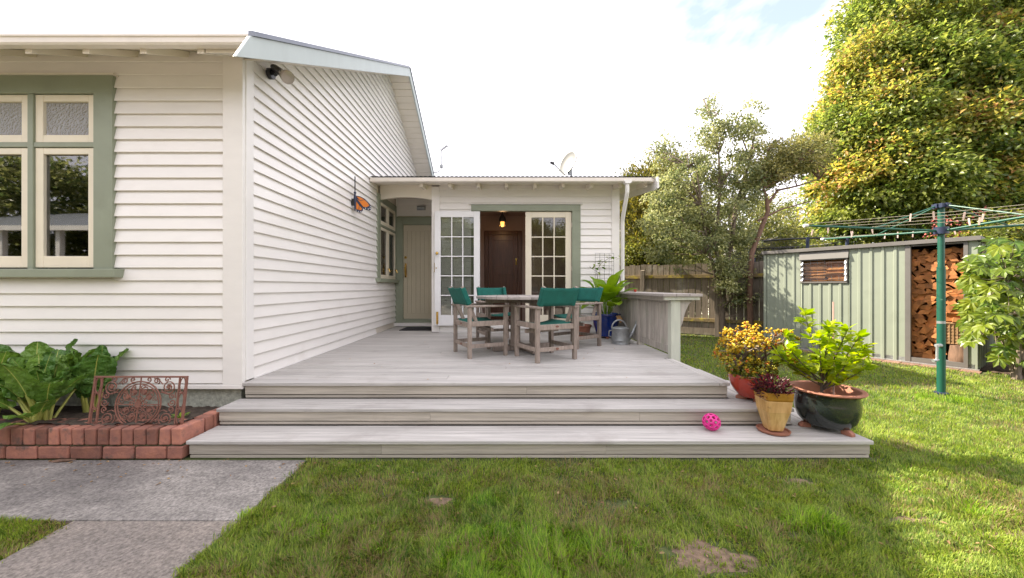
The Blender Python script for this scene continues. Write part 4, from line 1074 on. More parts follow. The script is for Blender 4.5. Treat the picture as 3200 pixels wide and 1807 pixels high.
for (dx_, dy_, L) in ((-.45, .05, .15), (.05, -.15, .17), (.4, .12, .15), (-.05, .3, .15), (-.75, -.2, .11), (.65, -.25, .12)):
    jbranch(Vector((RX + dx_ * .06, RY + dy_ * .05, RZ + .2)), Vector((dx_, dy_, .95)).normalized(), L, .018, 3)
jb.build('stem', M['greybark'], jp, smooth=True)
TP = np.array([t[0] for t in tips]); TD = np.array([t[1] for t in tips])
cz = RZ + .2
for _ in range(2): TP = TP
extra = crown_pts(80, (RX - .02, RY - .02, cz + .09), (.22, .16, .10), 5)
TP = np.concatenate([TP, extra]); TD = np.concatenate([TD, unit(extra - np.array([RX, RY, cz - .05]))])
k = 9
P = np.repeat(TP, k, 0) + nrg.normal(size=(len(TP) * k, 3)) * .013
D = unit(np.repeat(TD, k, 0) * .55 + nrg.normal(size=P.shape) * .75 + np.array([0, 0, .25]))
Nn = unit(np.repeat(TD, k, 0) + nrg.normal(size=P.shape) * .3)
hh = np.clip((P[:, 2] - cz) / .48, 0, 1)[:, None]
t = np.clip(hh * 1.3 + nrg.normal(size=hh.shape) * .3, 0, 1)
Cc = np.array([.17, .20, .012]) * (1 - t) + np.array([.64, .42, .018]) * t
red = (nrg.random(hh.shape) < .09); Cc = np.where(red, np.array([.52, .13, .012]), Cc)
V, F, CC = leaf_arrays(P, D, Nn, nrg.uniform(.021, .031, len(P)), nrg.uniform(.017, .024, len(P)), Cc, .25, .0)
o = np_obj('foliage', V, F, CC, M['succulent'], jp); o['kind'] = 'stuff'; so = o.modifiers.new('solid', 'SOLIDIFY'); so.thickness = .004
# low sedum round its foot
sp = crown_pts(240, (RX - .06, RY - .07, cz + .02), (.13, .09, .035), 8)
D = unit(nrg.normal(size=sp.shape) * .5 + np.array([0, -.2, .9])); 
sp4 = np.repeat(sp, 4, 0); D4 = unit(np.repeat(D, 4, 0) + nrg.normal(size=sp4.shape) * .5)
Cs = np.repeat(np.array([[.13, .17, .03]]), len(sp4), 0) * nrg.uniform(.6, 1.5, (len(sp4), 1))
V, F, CC = leaf_arrays(sp4, D4, unit(nrg.normal(size=D4.shape)), nrg.uniform(.018, .03, len(sp4)), nrg.uniform(.008, .012, len(sp4)), Cs)
o = np_obj('sedum', V, F, CC, M['succulent']); tag(o, 'low green sedum under the jade plant in the red bowl', 'plant', kind='stuff')

# tan tapered square pot
TX, TY, TZ0 = 2.09, 2.845, .141
tp = thing('tan_pot', (TX, TY, TZ0), 'tall tapered square tan pot with an amber rim', 'pot')
def sqring(h, z, b=.012): 
    h = h * .93; ca, sa = math.cos(R(-8)), math.sin(R(-8))
    return [(TX + x * ca - y * sa, TY + x * sa + y * ca, TZ0 + z) for x, y in ((-h + b, -h), (h - b, -h), (h, -h + b), (h, h - b), (h - b, h), (-h + b, h), (-h, h - b), (-h, -h + b))]
def sqloft(rings, mb, mi=0):
    vs_ = [p for r in rings for p in r]; n = 8; fs_ = []
    for i in range(len(rings) - 1):
        for j in range(n): fs_.append((i * n + j, i * n + (j + 1) % n, (i + 1) * n + (j + 1) % n, (i + 1) * n + j))
    fs_.append(tuple(range(n - 1, -1, -1))); fs_.append(tuple((len(rings) - 1) * n + j for j in range(n)))
    mb.add(vs_, fs_, mi)
prof = [(.052, .022), (.056, .03), (.072, .10), (.089, .17)]
rings = [sqring(h, z) for h, z in prof]
z = .17
for i in range(10):      # ribbed band
    h = .089 + (.098 - .089) * i / 10; rings += [sqring(h, .172 + i * .0085), sqring(h + .0042, .175 + i * .0085), sqring(h, .1785 + i * .0085)]
rings += [sqring(.0985, .259)]
mb = MB(); sqloft(rings, mb); mb.build('body', M['tanpot'], tp)
mb = MB(); sqloft([sqring(.0985, .2595), sqring(.103, .27), sqring(.106, .312), sqring(.107, .32), sqring(.092, .32), sqring(.089, .285)], mb); mb.build('rim', M['amber'], tp)
MB().box(TX - .074, TX + .074, TY - .074, TY + .074, TZ0 + .286, TZ0 + .293).build('potting_soil', M['soil'], tp)
mb = MB(); mb.lathe([(.085, .001), (.105, .006), (.112, .022), (.104, .022), (.098, .012), (.01, .011)], 36, (TX, TY, TZ0)); tag(mb.build('saucer', M['terracotta'], smooth=True), 'round terracotta saucer under the tan pot', 'saucer')
bp = thing('burgundy_plant', (TX, TY, TZ0 + .29), 'dark burgundy leafed plant in the tan square pot', 'plant')
mb = MB()
for i in range(9):
    a = rnd.uniform(0, 6.28); e = Vector((TX - .02 + .09 * math.cos(a), TY + .07 * math.sin(a), TZ0 + .36 + rnd.uniform(0, .06)))
    mb.tube([(TX, TY, TZ0 + .29), (TX + .02 * math.cos(a), TY + .02 * math.sin(a), TZ0 + .33), e], .0022, 5)
mb.build('stem', M['redbark'], bp)
P = crown_pts(560, (TX - .015, TY - .01, TZ0 + .345), (.13, .11, .085), 21)
D = unit(P - np.array([TX, TY, TZ0 + .27]) + nrg.normal(size=P.shape) * .05)
Cc = np.where(nrg.random((len(P), 1)) < .14, np.array([[.05, .07, .02]]), np.array([[.055, .012, .018]])) * nrg.uniform(.5, 1.6, (len(P), 1))
pale = (P[:, 0] > TX + .06)[:, None] & (nrg.random((len(P), 1)) < .3); Cc = np.where(pale, np.array([[.30, .20, .19]]), Cc)
V, F, CC = leaf_arrays(P, D, unit(nrg.normal(size=P.shape) + np.array([0, 0, 1])), nrg.uniform(.025, .045, len(P)), nrg.uniform(.010, .016, len(P)), Cc)
np_obj('foliage', V, F, CC, M['leaf'], bp)['kind'] = 'stuff'

# big dark oval pot with lemon tree
GX_, GY_, GZ_ = 2.565, 2.915, .141
gpn = thing('dark_green_pot', (GX_, GY_, GZ_), 'large dark green glazed tub with a terracotta rim on clay feet', 'pot')
MB().lathe([(.12, .040), (.150, .042), (.185, .085), (.205, .15), (.207, .22), (.200, .27), (.206, .295)], 48, (GX_, GY_, GZ_), caps=(1, 0)).build('tub', M['darkpot'], gpn, smooth=True)
MB().lathe([(.205, .2955), (.232, .302), (.240, .312), (.236, .322), (.222, .323), (.205, .318), (.196, .30), (.188, .23), (.18, .20)], 48, (GX_, GY_, GZ_), caps=(0, 0)).build('rim', M['terracotta'], gpn, smooth=True)
MB().lathe([(.001, .20), (.190, .202), (.190, .238), (.001, .256)], 28, (GX_, GY_, GZ_)).build('potting_soil', M['mulch'], gpn)
for a in (-75, 165, 45): pot_foot(gpn, GX_ + .15 * math.cos(R(a)), GY_ + .15 * math.sin(R(a)), GZ_, .041, R(a))
def simple_leaf(L, Wd, nl=5, fold=.2, curl=.25):
    mb = MB(); vs_ = []
    for i in range(nl + 1):
        t = i / nl; w = Wd / 2 * math.sin(math.pi * min(1, t * .9 + .08)) ** .8 if 0 < i < nl else .001
        zc_ = -curl * L * t * t
        vs_ += [(L * t, -w, zc_ + fold * w), (L * t, 0, zc_), (L * t, w, zc_ + fold * w)]
    fs_ = []
    for i in range(nl): a = i * 3; fs_ += [(a, a + 3, a + 4, a + 1), (a + 1, a + 4, a + 5, a + 2)]
    mb.add(vs_, fs_); return mb
lemon_me = [simple_leaf(.085, .044, 5, .25, c).mesh('lemon_leaf', M['lemonleaf'], smooth=True) for c in (.1, .3)]
lemon_y = simple_leaf(.075, .045, 5, .2, .3).mesh('lemon_leaf', M['yellowleaf'], smooth=True)
lt = thing('lemon_tree', (GX_, GY_, GZ_ + .26), 'young lemon tree with glossy bright leaves in the dark tub', 'plant')
lb = MB(); ltips = []
base = Vector((GX_ - .035, GY_, GZ_ + .26))
for (dx_, dy_, dz_, L) in ((-.8, -.1, .55, .36), (-.45, .25, .75, .40), (-.15, -.3, .85, .42), (.25, .1, .85, .42), (.62, -.1, .62, .40), (.45, .4, .6, .36), (-.6, .35, .35, .30), (.85, .05, .5, .38), (-.9, .1, .42, .36), (.1, -.35, .8, .40), (.4, -.3, .85, .42), (-.35, -.35, .7, .38), (.05, -.5, .5, .28), (.75, -.3, .42, .32), (-.2, .1, .95, .46)):
    d = Vector((dx_, dy_, dz_)).normalized(); st = base + Vector((0, 0, rnd.uniform(.04, .14)))
    pts = [st + d * L * t + Vector((0, 0, .06 * t * t)) for t in (0, .35, .7, 1)]
    lb.tube(pts, [.006, .005, .004, .002], 6)
    for t in [i / 11 for i in range(3, 12)]:
        p = st + d * L * t + Vector((0, 0, .06 * t * t))
        for q in range(3 if t < .9 else 7): ltips.append((p, d))
lb.tube([base + Vector((0, 0, -.02)), base + Vector((-.004, 0, .08)), base + Vector((.003, 0, .17))], [.011, .010, .007], 8)
lb.build('stem', M['bark'], lt, smooth=True)
for i, (p, d) in enumerate(ltips):
    a = rnd.uniform(0, 2 * math.pi); tilt = rnd.uniform(.0, 1.25)
    me = lemon_y if (p.z < GZ_ + .42 and rnd.random() < .2) else lemon_me[i % 2]
    inst('leaf', me, lt, p - lt.location, (rnd.uniform(-1.0, 1.0), -tilt, a), rnd.uniform(.72, 1.12))
# stake
c = Vector((GX_ + .075, GY_ + .02, GZ_ + .24)); e_ = Vector((GX_ + .10, GY_ + .05, 1.145))
tag(MB().tube([c, e_], [.0065, .0055], 8).build('garden_stake', M['bamboo'], smooth=True), 'thin pinkish garden stake standing in the dark tub', 'stake')

# pink lattice ball
def lattice_ball(c, r):
    bm = bmesh.new(); bmesh.ops.create_icosphere(bm, subdivisions=2, radius=1.0)
    faces = list(bm.faces); cent = {f.index: f.calc_center_median().normalized() for f in faces}
    bm.verts.ensure_lookup_table()
    V_ = []; F_ = []; idx = {}
    def addv(p): V_.append(p); return len(V_) - 1
    ring_out = []
    for f in faces: idx[f.index] = addv(cent[f.index])
    for v in bm.verts:
        fs = list(v.link_faces); n = v.co.normalized()
        a = n.orthogonal().normalized(); b = n.cross(a)
        fs.sort(key=lambda f: math.atan2((cent[f.index] - n).dot(b), (cent[f.index] - n).dot(a)))
        cen = sum((cent[f.index] for f in fs), Vector()) / len(fs)
        outer = [idx[f.index] for f in fs]; inner = [addv((cent[f.index] * .66 + cen * .34).normalized()) for f in fs]
        # use 12 segment round holes: midpoints keep the hole round after subdivision
        k = len(fs)
        for i in range(k): F_.append((outer[i], outer[(i + 1) % k], inner[(i + 1) % k], inner[i]))
    bm.free()
    me = bpy.data.meshes.new('ball'); me.from_pydata([tuple(p * r) for p in V_], [], F_); me.materials.append(M['pink'])
    me.polygons.foreach_set('use_smooth', [True] * len(me.polygons)); me.update()
    o = bpy.data.objects.new('ball', me); COL.objects.link(o); o.location = c; o.rotation_euler = (.4, .3, .2)
    s = o.modifiers.new('solid', 'SOLIDIFY'); s.thickness = r * .13
    u = o.modifiers.new('sub', 'SUBSURF'); u.levels = 2; u.render_levels = 2
    return o
tag(lattice_ball((1.626, 2.872, .141 + .066), .0665), 'pink rubber lattice ball full of round holes on the lowest step', 'ball')

# blue pot and paddle plant
BX, BY = 1.69, 6.08
bpn = thing('blue_pot', (BX, BY, ZD), 'cobalt blue glazed pot on clay feet beside the watering can', 'pot')
MB().lathe([(.12, .035), (.145, .036), (.165, .10), (.20, .22), (.222, .33), (.232, .375), (.245, .385), (.245, .405), (.230, .408), (.215, .39), (.20, .34), (.02, .335)], 44, (BX, BY, ZD)).build('body', M['bluepot'], bpn, smooth=True)
MB().lathe([(.001, .336), (.20, .338), (.20, .345), (.001, .36)], 24, (BX, BY, ZD)).build('potting_soil', M['soil'], bpn)
for a in (-95, 30, 150): pot_foot(bpn, BX + .11 * math.cos(R(a)), BY + .11 * math.sin(R(a)), ZD, .037, R(a))
def arch_leaf(org, az, e0, e1, stalk, blade, width, sw, mats, nu=6, nv=9, crinkle=0.0, cup=.15, tipw=.35, wave=3.0, seed=0):
    """stalk and blade along one bending path; material 0 blade, 1 stalk"""
    rr_ = random.Random(seed); n_s = 4
    pts = []; p = Vector(org); tot = stalk + blade
    steps = n_s + nv; ang = []
    h = Vector((math.cos(az), math.sin(az), 0)); sd = Vector((-math.sin(az), math.cos(az), 0))
    for i in range(steps + 1):
        L = 0 if i == 0 else (stalk / n_s if i <= n_s else blade / nv)
        t = i / steps; el = e0 + (e1 - e0) * t ** 1.4
        d = h * math.cos(el) + Vector((0, 0, 1)) * math.sin(el)
        p = p + d * L; pts.append((p.copy(), d))
    mb = MB(); 
    # stalk: flattened bar
    ring = []
    for i in range(n_s + 2):
        q, d = pts[i]; nn = sd.cross(d) * -1; w = sw * (1.15 - .5 * i / (n_s + 1)); th = w * .35
        ring.append([q - sd * w / 2, q + nn * th * .6 - sd * w * .25, q + nn * th * .6 + sd * w * .25, q + sd * w / 2, q - nn * th])
    vs_ = [v for r in ring for v in r]; fs_ = []
    for i in range(len(ring) - 1):
        for j in range(5): fs_.append((i * 5 + j, i * 5 + (j + 1) % 5, (i + 1) * 5 + (j + 1) % 5, (i + 1) * 5 + j))
    mb.add(vs_, fs_, 1)
    us = [-1, -.88, -.74, -.58, -.42, -.25, -.07, .07, .25, .42, .58, .74, .88, 1] if nu > 5 else [-1, -.5, -.06, .06, .5, 1]
    m = len(us); vs_ = []; fs_ = []; mis = []
    for i in range(nv + 1):
        q, d = pts[n_s + i]; nn = sd.cross(d) * -1; t = i / nv
        w = width / 2 * (math.sin(math.pi * (t * .86 + .10)) ** .6) * (1 if i < nv else tipw)
        for u in us:
            uu = u
            off = cup * w * u * u
            if crinkle and abs(u) > .1: off += crinkle * (rr_.uniform(-1, 1) + .8 * math.sin(wave * t * 6.28 + (2 if u > 0 else 0)) * abs(u))
            uw = max(abs(u) * w * .35, sw * .10 * (1 - t * .8)) * (1 if u > 0 else -1) if abs(u) < .1 else u * w * (1 + (rr_.uniform(-.06, .06) if crinkle and abs(u) == 1 else 0))
            vs_.append(q + sd * uw + nn * off)
    for i in range(nv):
        for j in range(m - 1):
            a = i * m + j; mi = 1 if j == m // 2 - 1 else 0
            b0 = len(mb.v)
            fs_.append(((a, a + 1, a + m + 1, a + m), mi))
    b0 = len(mb.v); mb.v += [tuple(v) for v in vs_]
    for f, mi in fs_: mb.f.append(tuple(b0 + k_ for k_ in f)); mb.m.append(mi)
    return mb
pp = thing('paddle_leaf_plant', (BX, BY, ZD + .34), 'lush plant with broad bright green paddle leaves in the blue pot', 'plant')
for i in range(26):
    a = i * 2.399 + rnd.uniform(-.3, .3); lev = i / 26
    stalk = .16 + .30 * (1 - lev) * rnd.uniform(.8, 1.1) + .05; 
    arch_leaf((BX + .05 * math.cos(a), BY + .05 * math.sin(a), ZD + .34), a, R(86 - 24 * lev), R(30 - 70 * lev + rnd.uniform(-20, 20)), stalk, rnd.uniform(.26, .36), rnd.uniform(.19, .25), .014, None, nu=5, nv=7, cup=.22, crinkle=.004, tipw=.12, seed=i).build('leaf', [M['paddle'], M['paddle']], pp, smooth='all')
arch_leaf((BX + .10, BY - .2, ZD + .36), R(-80), R(40), R(-75), .06, .16, .09, .008, None, nu=5, nv=5, crinkle=.008, seed=5).build('leaf', [M['dryleaf'], M['dryleaf']], pp, smooth=True)['label'] = 'dry brown leaf hanging over the pot rim'
# trellis and climber behind
tx, ty = 1.80, 6.62
tr = thing('trellis', (tx, ty, ZD), 'thin wire grid trellis standing against the low wing wall', 'trellis')
q0 = W(1860, 880, ty); q1 = W(1918, 792, ty)
for k in range(5):
    x = q0.x + (q1.x - q0.x) * k / 4; MB().tube([(x, ty, ZD + .3), (x, ty, q1.z)], .0028, 5).build('wire', M['black'], tr)
for k in range(8):
    zz = q1.z - .075 * k; MB().tube([(q0.x, ty - .003, zz), (q1.x, ty - .003, zz)], .0026, 5).build('wire', M['black'], tr)
cl = thing('climber', (tx, ty, ZD), 'sparse leafy climber growing through the wire trellis', 'plant')
mb = MB(); st = [W(1869, 880, ty - .02), W(1864, 845, ty - .02), W(1880, 822, ty - .02), W(1905, 806, ty - .02), W(1928, 806, ty - .03)]
mb.tube([(q0.x + .02, ty - .02, ZD + .3)] + st, .004, 6); mb.tube([W(1866, 850, ty - .02), W(1842, 834, ty - .03)], .003, 5); mb.build('stem', M['bark'], cl)
lf = simple_leaf(.075, .045).mesh('leaf', M['fatsia'], smooth=True)
for (sx_, sy_) in ((1842, 834), (1858, 826), (1862, 838), (1866, 818), (1872, 830), (1876, 822), (1880, 836), (1886, 812), (1894, 820), (1898, 806), (1906, 812), (1912, 802), (1926, 812), (1930, 800), (1868, 850), (1860, 832), (1884, 828)):
    inst('leaf', lf, cl, W(sx_, sy_, ty - .03) - cl.location, (rnd.uniform(-.8, .8), rnd.uniform(-.6, .6), rnd.uniform(0, 6.28)), rnd.uniform(.8, 1.3))
# terracotta trough half hidden behind the chairs
mb = MB(); c = W(1822, 1040, 6.25)
mb.lathe([(.10, .0), (.13, .16), (.145, .17), (.145, .20), (.12, .20), (.11, .12), (.01, .12)], 28, (c.x, c.y, ZD)); tag(mb.build('terracotta_pot', M['terracotta'], smooth=True), 'plain terracotta pot behind the chair next to the blue pot', 'pot')

# watering can
wc = thing('watering_can', (1.735, 5.46, ZD), 'dented galvanised watering can in front of the blue pot', 'watering can')
MB().lathe([(.128, .0), (.130, .006), (.126, .012), (.126, .05), (.129, .056), (.126, .062), (.124, .22), (.127, .228), (.118, .236), (.09, .245), (.085, .247)], 36, (1.735, 5.46, ZD)).build('body', M['galv'], wc, smooth=True)
hp = [(1.735 - .11 * math.cos(t) * 1.0 + (-.02), 5.46, ZD + .225 + .125 * math.sin(t)) for t in [i * math.pi / 12 for i in range(13)]]
MB().tube(hp, .011, 8).build('handle', M['galv'], wc, smooth=True)
MB().tube([(1.735 - .12, 5.45, ZD + .20), (1.735 - .175, 5.44, ZD + .19), (1.735 - .18, 5.44, ZD + .12), (1.735 - .123, 5.45, ZD + .09)], .008, 8).build('handle', M['galv'], wc, smooth=True)
MB().tube([(1.735 + .11, 5.46, ZD + .05), (1.735 + .19, 5.47, ZD + .17), (1.735 + .245, 5.48, ZD + .29)], [.030, .022, .016], 12).build('spout', M['galv'], wc, smooth=True)
MB().tube([(1.735 + .235, 5.48, ZD + .285), (1.735 + .265, 5.48, ZD + .31), (1.735 + .285, 5.48, ZD + .318)], [.018, .045, .05], 16).build('rose', M['galv'], wc, smooth=True)

# silverbeet
def beet(x, y, n, size, label, seed, spread=1.0, st_=.18):
    t = thing('silverbeet', (x, y, .21), label, 'plant', 'silverbeet growing in the garden bed'); r_ = random.Random(seed)
    for i in range(n):
        lev = i / n; a = i * 2.399 + seed + r_.uniform(-.25, .25); s = size * r_.uniform(.82, 1.12)
        e0 = R(87 - 30 * lev * spread + r_.uniform(-6, 6)); e1 = R(80 - 80 * lev * spread + r_.uniform(-18, 18))
        arch_leaf((x + .03 * math.cos(a), y + .03 * math.sin(a), .2), a, e0, e1, st_ * s, .33 * s, .21 * s * r_.uniform(.85, 1.1), .032 * s, None, nu=6, nv=18, crinkle=.013, cup=.12, tipw=.55, wave=2.6, seed=seed * 50 + i).build('leaf', [M['chard'], M['stalk']], t, smooth='all', bevel=0)
    return t
b1 = beet(-3.56, 2.84, 10, .92, 'silverbeet with thick yellow stalks nearest the iron grate', 3, .9, .27)
beet(-3.84, 3.02, 15, 1.16, 'tall dark silverbeet behind the yellow stalked one', 5, .75)
beet(-3.47, 3.08, 11, 1.0, 'upright dark silverbeet against the wall behind the iron grate', 8, .38)
beet(-4.12, 2.92, 14, 1.08, 'silverbeet at the left end of the garden bed', 2, .8)
beet(-4.45, 3.05, 10, 1.05, 'silverbeet farthest along the garden bed', 6, .8)
for (a, e0, e1, ln) in ((178, 58, 35, .26), (150, 74, 50, .27), (5, 55, 30, .27), (28, 70, 45, .26), (88, 84, 70, .30), (-150, 55, 10, .2)):
    arch_leaf((-3.58, 2.80, .2), R(a), R(e0), R(e1), ln, .26, .17, .036, None, nu=6, nv=16, crinkle=.012, tipw=.5, seed=a + 700).build('leaf', [M['chard'], M['stalk']], b1, smooth='all')
for (a, e0, e1, s) in ((-95, 40, -80, 1.0), (-60, 48, -5, 1.0), (-25, 55, 20, 1.0)):
    arch_leaf((-3.58, 2.80, .2), R(a), R(e0), R(e1), .14, .22, .12, .034, None, nu=6, nv=9, crinkle=.008, tipw=.5, seed=a + 200).build('leaf', [M['chard'], M['stalk']], b1, smooth='all')
wd = thing('weed', (-2.62, 2.80, .21), 'small bright green weed right of the iron grate', 'plant')
for i in range(6):
    arch_leaf((-2.58, 2.92, .205), i * 1.05, R(60), R(10), .03, .055, .03, .004, None, nu=5, nv=4, seed=i).build('leaf', [M['paddle'], M['paddle']], wd, smooth=True)
# ------------------------------------------------------------------ shed
SH0 = Vector((7.07, 5.47, 0)); su = Vector((-.520, .854, 0)).normalized(); sn = Vector((-su.y * 1, su.x, 0)) ; sn = Vector((-.854, -.520, 0)).normalized(); sd_ = -sn
def sp_(s, d, z): return SH0 + su * s + sd_ * d + Vector((0, 0, z))
shed = thing('shed', tuple(SH0), 'pale green corrugated steel garden shed with an open doorway full of firewood', 'shed')
SLn, SDp, SHt = 2.81, 1.88, 2.00
def ribbed(nm, s0, s1, z0, z1, d=0.0, pitch=.15, mat='shed', side=None):
    mb = MB(); pts = []
    s = s0
    while s < s1 - 1e-4:
        for ds, h in ((0, 0), (.085, 0), (.095, .016), (.128, .016), (.138, 0)):
            if s + ds < s1: pts.append((s + ds, h))
        s += pitch
    pts.append((s1, 0))
    vs_ = []; fs_ = []
    f = sp_ if side is None else side
    for (a, h) in pts: vs_ += [f(a, d - h, z0), f(a, d - h, z1)]
    for i in range(len(pts) - 1): fs_.append((2 * i, 2 * i + 2, 2 * i + 3, 2 * i + 1))
    return mb.add(vs_, fs_).build(nm, M[mat], shed)
SZ = .035
ribbed('panel', .745, 1.455, SZ, SHt - .04); ribbed('panel', 1.46, 2.18, SZ, 1.335); ribbed('panel', 2.185, SLn, SZ, SHt - .04); ribbed('panel', 0.0, .10, SZ, SHt - .04, pitch=.2)
side = lambda a, d, z: SH0 + sd_ * a + su * d * 1.0 + Vector((0, 0, z))
ribbed('panel', 0.0, .94, SZ, SHt - .06, 0, .15, 'shed', side); ribbed('panel', .945, SDp, SZ, SHt - .10, 0, .15, 'shed', side)
def sbox(nm, s0, s1, d0, d1, z0, z1, mat, par=None, bev=.002):
    mb = MB(); mb.hexa([sp_(s0, d0, z0), sp_(s1, d0, z0), sp_(s1, d1, z0), sp_(s0, d1, z0), sp_(s0, d0, z1), sp_(s1, d0, z1), sp_(s1, d1, z1), sp_(s0, d1, z1)])
    return mb.build(nm, M[mat], par or shed, bevel=bev)
sbox('jamb', .678, .742, -.022, .05, SZ, SHt - .045, 'shedtrim'); sbox('jamb', .086, .130, -.020, .05, SZ, SHt - .045, 'shedtrim')
sbox('lintel', .13, .678, -.012, .04, 1.93, SHt - .045, 'shedtrim')
sbox('corner_trim', SLn - .03, SLn + .02, -.022, .03, SZ, SHt - .05, 'shed'); 
sbox('bottom_rail', -.02, SLn + .02, -.028, .02, .012, .034, 'alu')
sbox('floor', .02, SLn - .02, .0, SDp - .02, .036, .10, 'galv'); sbox('sill', .13, .678, -.015, .0, .036, .11, 'shedtrim')
sbox('wall', SLn - .01, SLn + .0, .03, SDp, SZ, SHt - .08, 'shed'); sbox('wall', 0, SLn, SDp - .01, SDp, SZ, SHt - .10, 'shed')
mb = MB(); mb.hexa([sp_(-.04, -.06, SHt - .04), sp_(SLn + .04, -.06, SHt - .04), sp_(SLn + .04, SDp + .05, SHt - .09), sp_(-.04, SDp + .05, SHt - .09), sp_(-.04, -.06, SHt + .025), sp_(SLn + .04, -.06, SHt + .025), sp_(SLn + .04, SDp + .05, SHt - .03), sp_(-.04, SDp + .05, SHt - .03)])
mb.build('roof', M['shedtrim'], shed, bevel=.003)
# louvre window
mb = MB()
def sq(s0, s1, d0, d1, z0, z1): return [sp_(s0, d0, z0), sp_(s1, d0, z0), sp_(s1, d1, z0), sp_(s0, d1, z0), sp_(s0, d0, z1), sp_(s1, d0, z1), sp_(s1, d1, z1), sp_(s0, d1, z1)]
wz0_, wz1_ = 1.34, 1.80
mb.hexa(sq(1.465, 1.485, -.03, .06, wz0_, wz1_)); mb.hexa(sq(2.155, 2.175, -.03, .06, wz0_, wz1_)); mb.hexa(sq(1.485, 2.155, -.03, .06, wz0_, wz0_ + .03)); mb.hexa(sq(1.485, 2.155, -.03, .06, wz1_ - .02, wz1_))
sw_ = mb.build('window', M['shedtrim'], shed)
for k in range(4):
    zz = wz0_ + .05 + k * .105
    mb = MB(); mb.hexa([sp_(1.497, -.035, zz), sp_(2.143, -.035, zz), sp_(2.143, -.030, zz), sp_(1.497, -.030, zz), sp_(1.497, .02, zz + .105), sp_(2.143, .02, zz + .105), sp_(2.143, .025, zz + .105), sp_(1.497, .025, zz + .105)])
    mb.build('pane', M['clear'], sw_)
    for s in (1.491, 2.149):
        MB().bar(sp_(s, -.04, zz - .01), sp_(s, .022, zz + .11), .012, .03, up=su).build('clip', M['alu'], sw_)
for s in [1.50 + .107 * k for k in range(1, 6)]: MB().tube([sp_(s, .05, wz0_ + .03), sp_(s, .05, wz1_ - .02)], .003, 5).build('wire', M['galv'], sw_)
mb = MB(); mb.hexa([sp_(1.45, -.05, 1.80), sp_(2.19, -.05, 1.80), sp_(2.19, -.04, 1.80), sp_(1.45, -.04, 1.80), sp_(1.45, -.012, SHt - .045), sp_(2.19, -.012, SHt - .045), sp_(2.19, .0, SHt - .045), sp_(1.45, .0, SHt - .045)])
mb.build('awning', M['shedtrim'], shed)
sbox('flap', 1.46, 2.18, .004, .012, 1.80, SHt - .045, 'shedtrim')
pv = thing('paver_strip', tuple(sp_(.7, -.2, 0)), 'row of flat clay pavers along the front of the shed', 'paving')
for k in range(14):
    s0 = -.05 + k * .205
    mb = MB(); mb.hexa(sq(s0 + .004, s0 + .20, -.22, -.035, -.02, .014 + rnd.uniform(-.002, .002))); mb.build('paver', M['paver'], pv, bevel=.004)

# firewood: split pieces, end on, in the doorway
def log_mesh(seed):
    r_ = random.Random(seed); n = r_.choice((3, 4, 4, 5)); mb = MB(); pts = []
    for i in range(n):
        a = 2 * math.pi * (i + r_.uniform(-.28, .28)) / n; q = r_.uniform(.85, 1.3); pts.append((0, .074 * q * math.cos(a), .054 * q * math.sin(a)))
    a = [(r_.uniform(-.012, .012), p[1], p[2]) for p in pts]; b = [(.33, p[1] * .95, p[2] * .95) for p in pts]
    fs_ = [tuple(range(n - 1, -1, -1)), tuple(range(n, 2 * n))] + [(i, (i + 1) % n, n + (i + 1) % n, n + i) for i in range(n)]
    return mb.add(a + b, fs_).mesh('firewood_log', M['wood'])
logs = [log_mesh(i) for i in range(24)]
yaw = math.atan2(sd_.y, sd_.x)
LAB = 'orange split firewood log stacked end on in the shed doorway'
row = 0; z = .135
while z < 1.90:
    s = .02 + (row % 2) * .045
    while s < .82:
        if not (s < .39 and z < .90):
            o = inst('firewood_log', rnd.choice(logs), None, sp_(s + rnd.uniform(-.012, .012), .13 + rnd.uniform(-.03, .03), z + rnd.uniform(-.008, .008)), (rnd.uniform(-.7, .7) + rnd.choice((0, math.pi)), rnd.uniform(-.06, .06), yaw + rnd.uniform(-.1, .1)), rnd.uniform(.88, 1.12))
            tag(o, LAB, 'firewood', 'firewood stacked in the shed doorway')
        s += rnd.uniform(.098, .124)
    z += rnd.uniform(.064, .076); row += 1
for k in range(9):      # rows seen behind the louvres
    for s0, ln in ((1.42, .36), (1.79, .40)):
        a = sp_(s0 + rnd.uniform(-.02, .02), .105, wz0_ - .02 + k * .062); o = inst('firewood_log', rnd.choice(logs), None, a, (rnd.uniform(-.4, .4), rnd.uniform(-.04, .04), math.atan2(su.y, su.x) + rnd.uniform(-.05, .05)), (ln / .33, 1.0, 1.0))
        tag(o, 'orange split firewood log lying lengthways behind the shed louvres', 'firewood', 'firewood behind the shed louvres')
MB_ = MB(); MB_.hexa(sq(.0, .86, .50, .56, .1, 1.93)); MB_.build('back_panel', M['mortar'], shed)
MB_ = MB(); MB_.hexa(sq(1.40, 2.25, .20, .24, 1.1, 1.93)); MB_.build('back_panel', M['mortar'], shed)
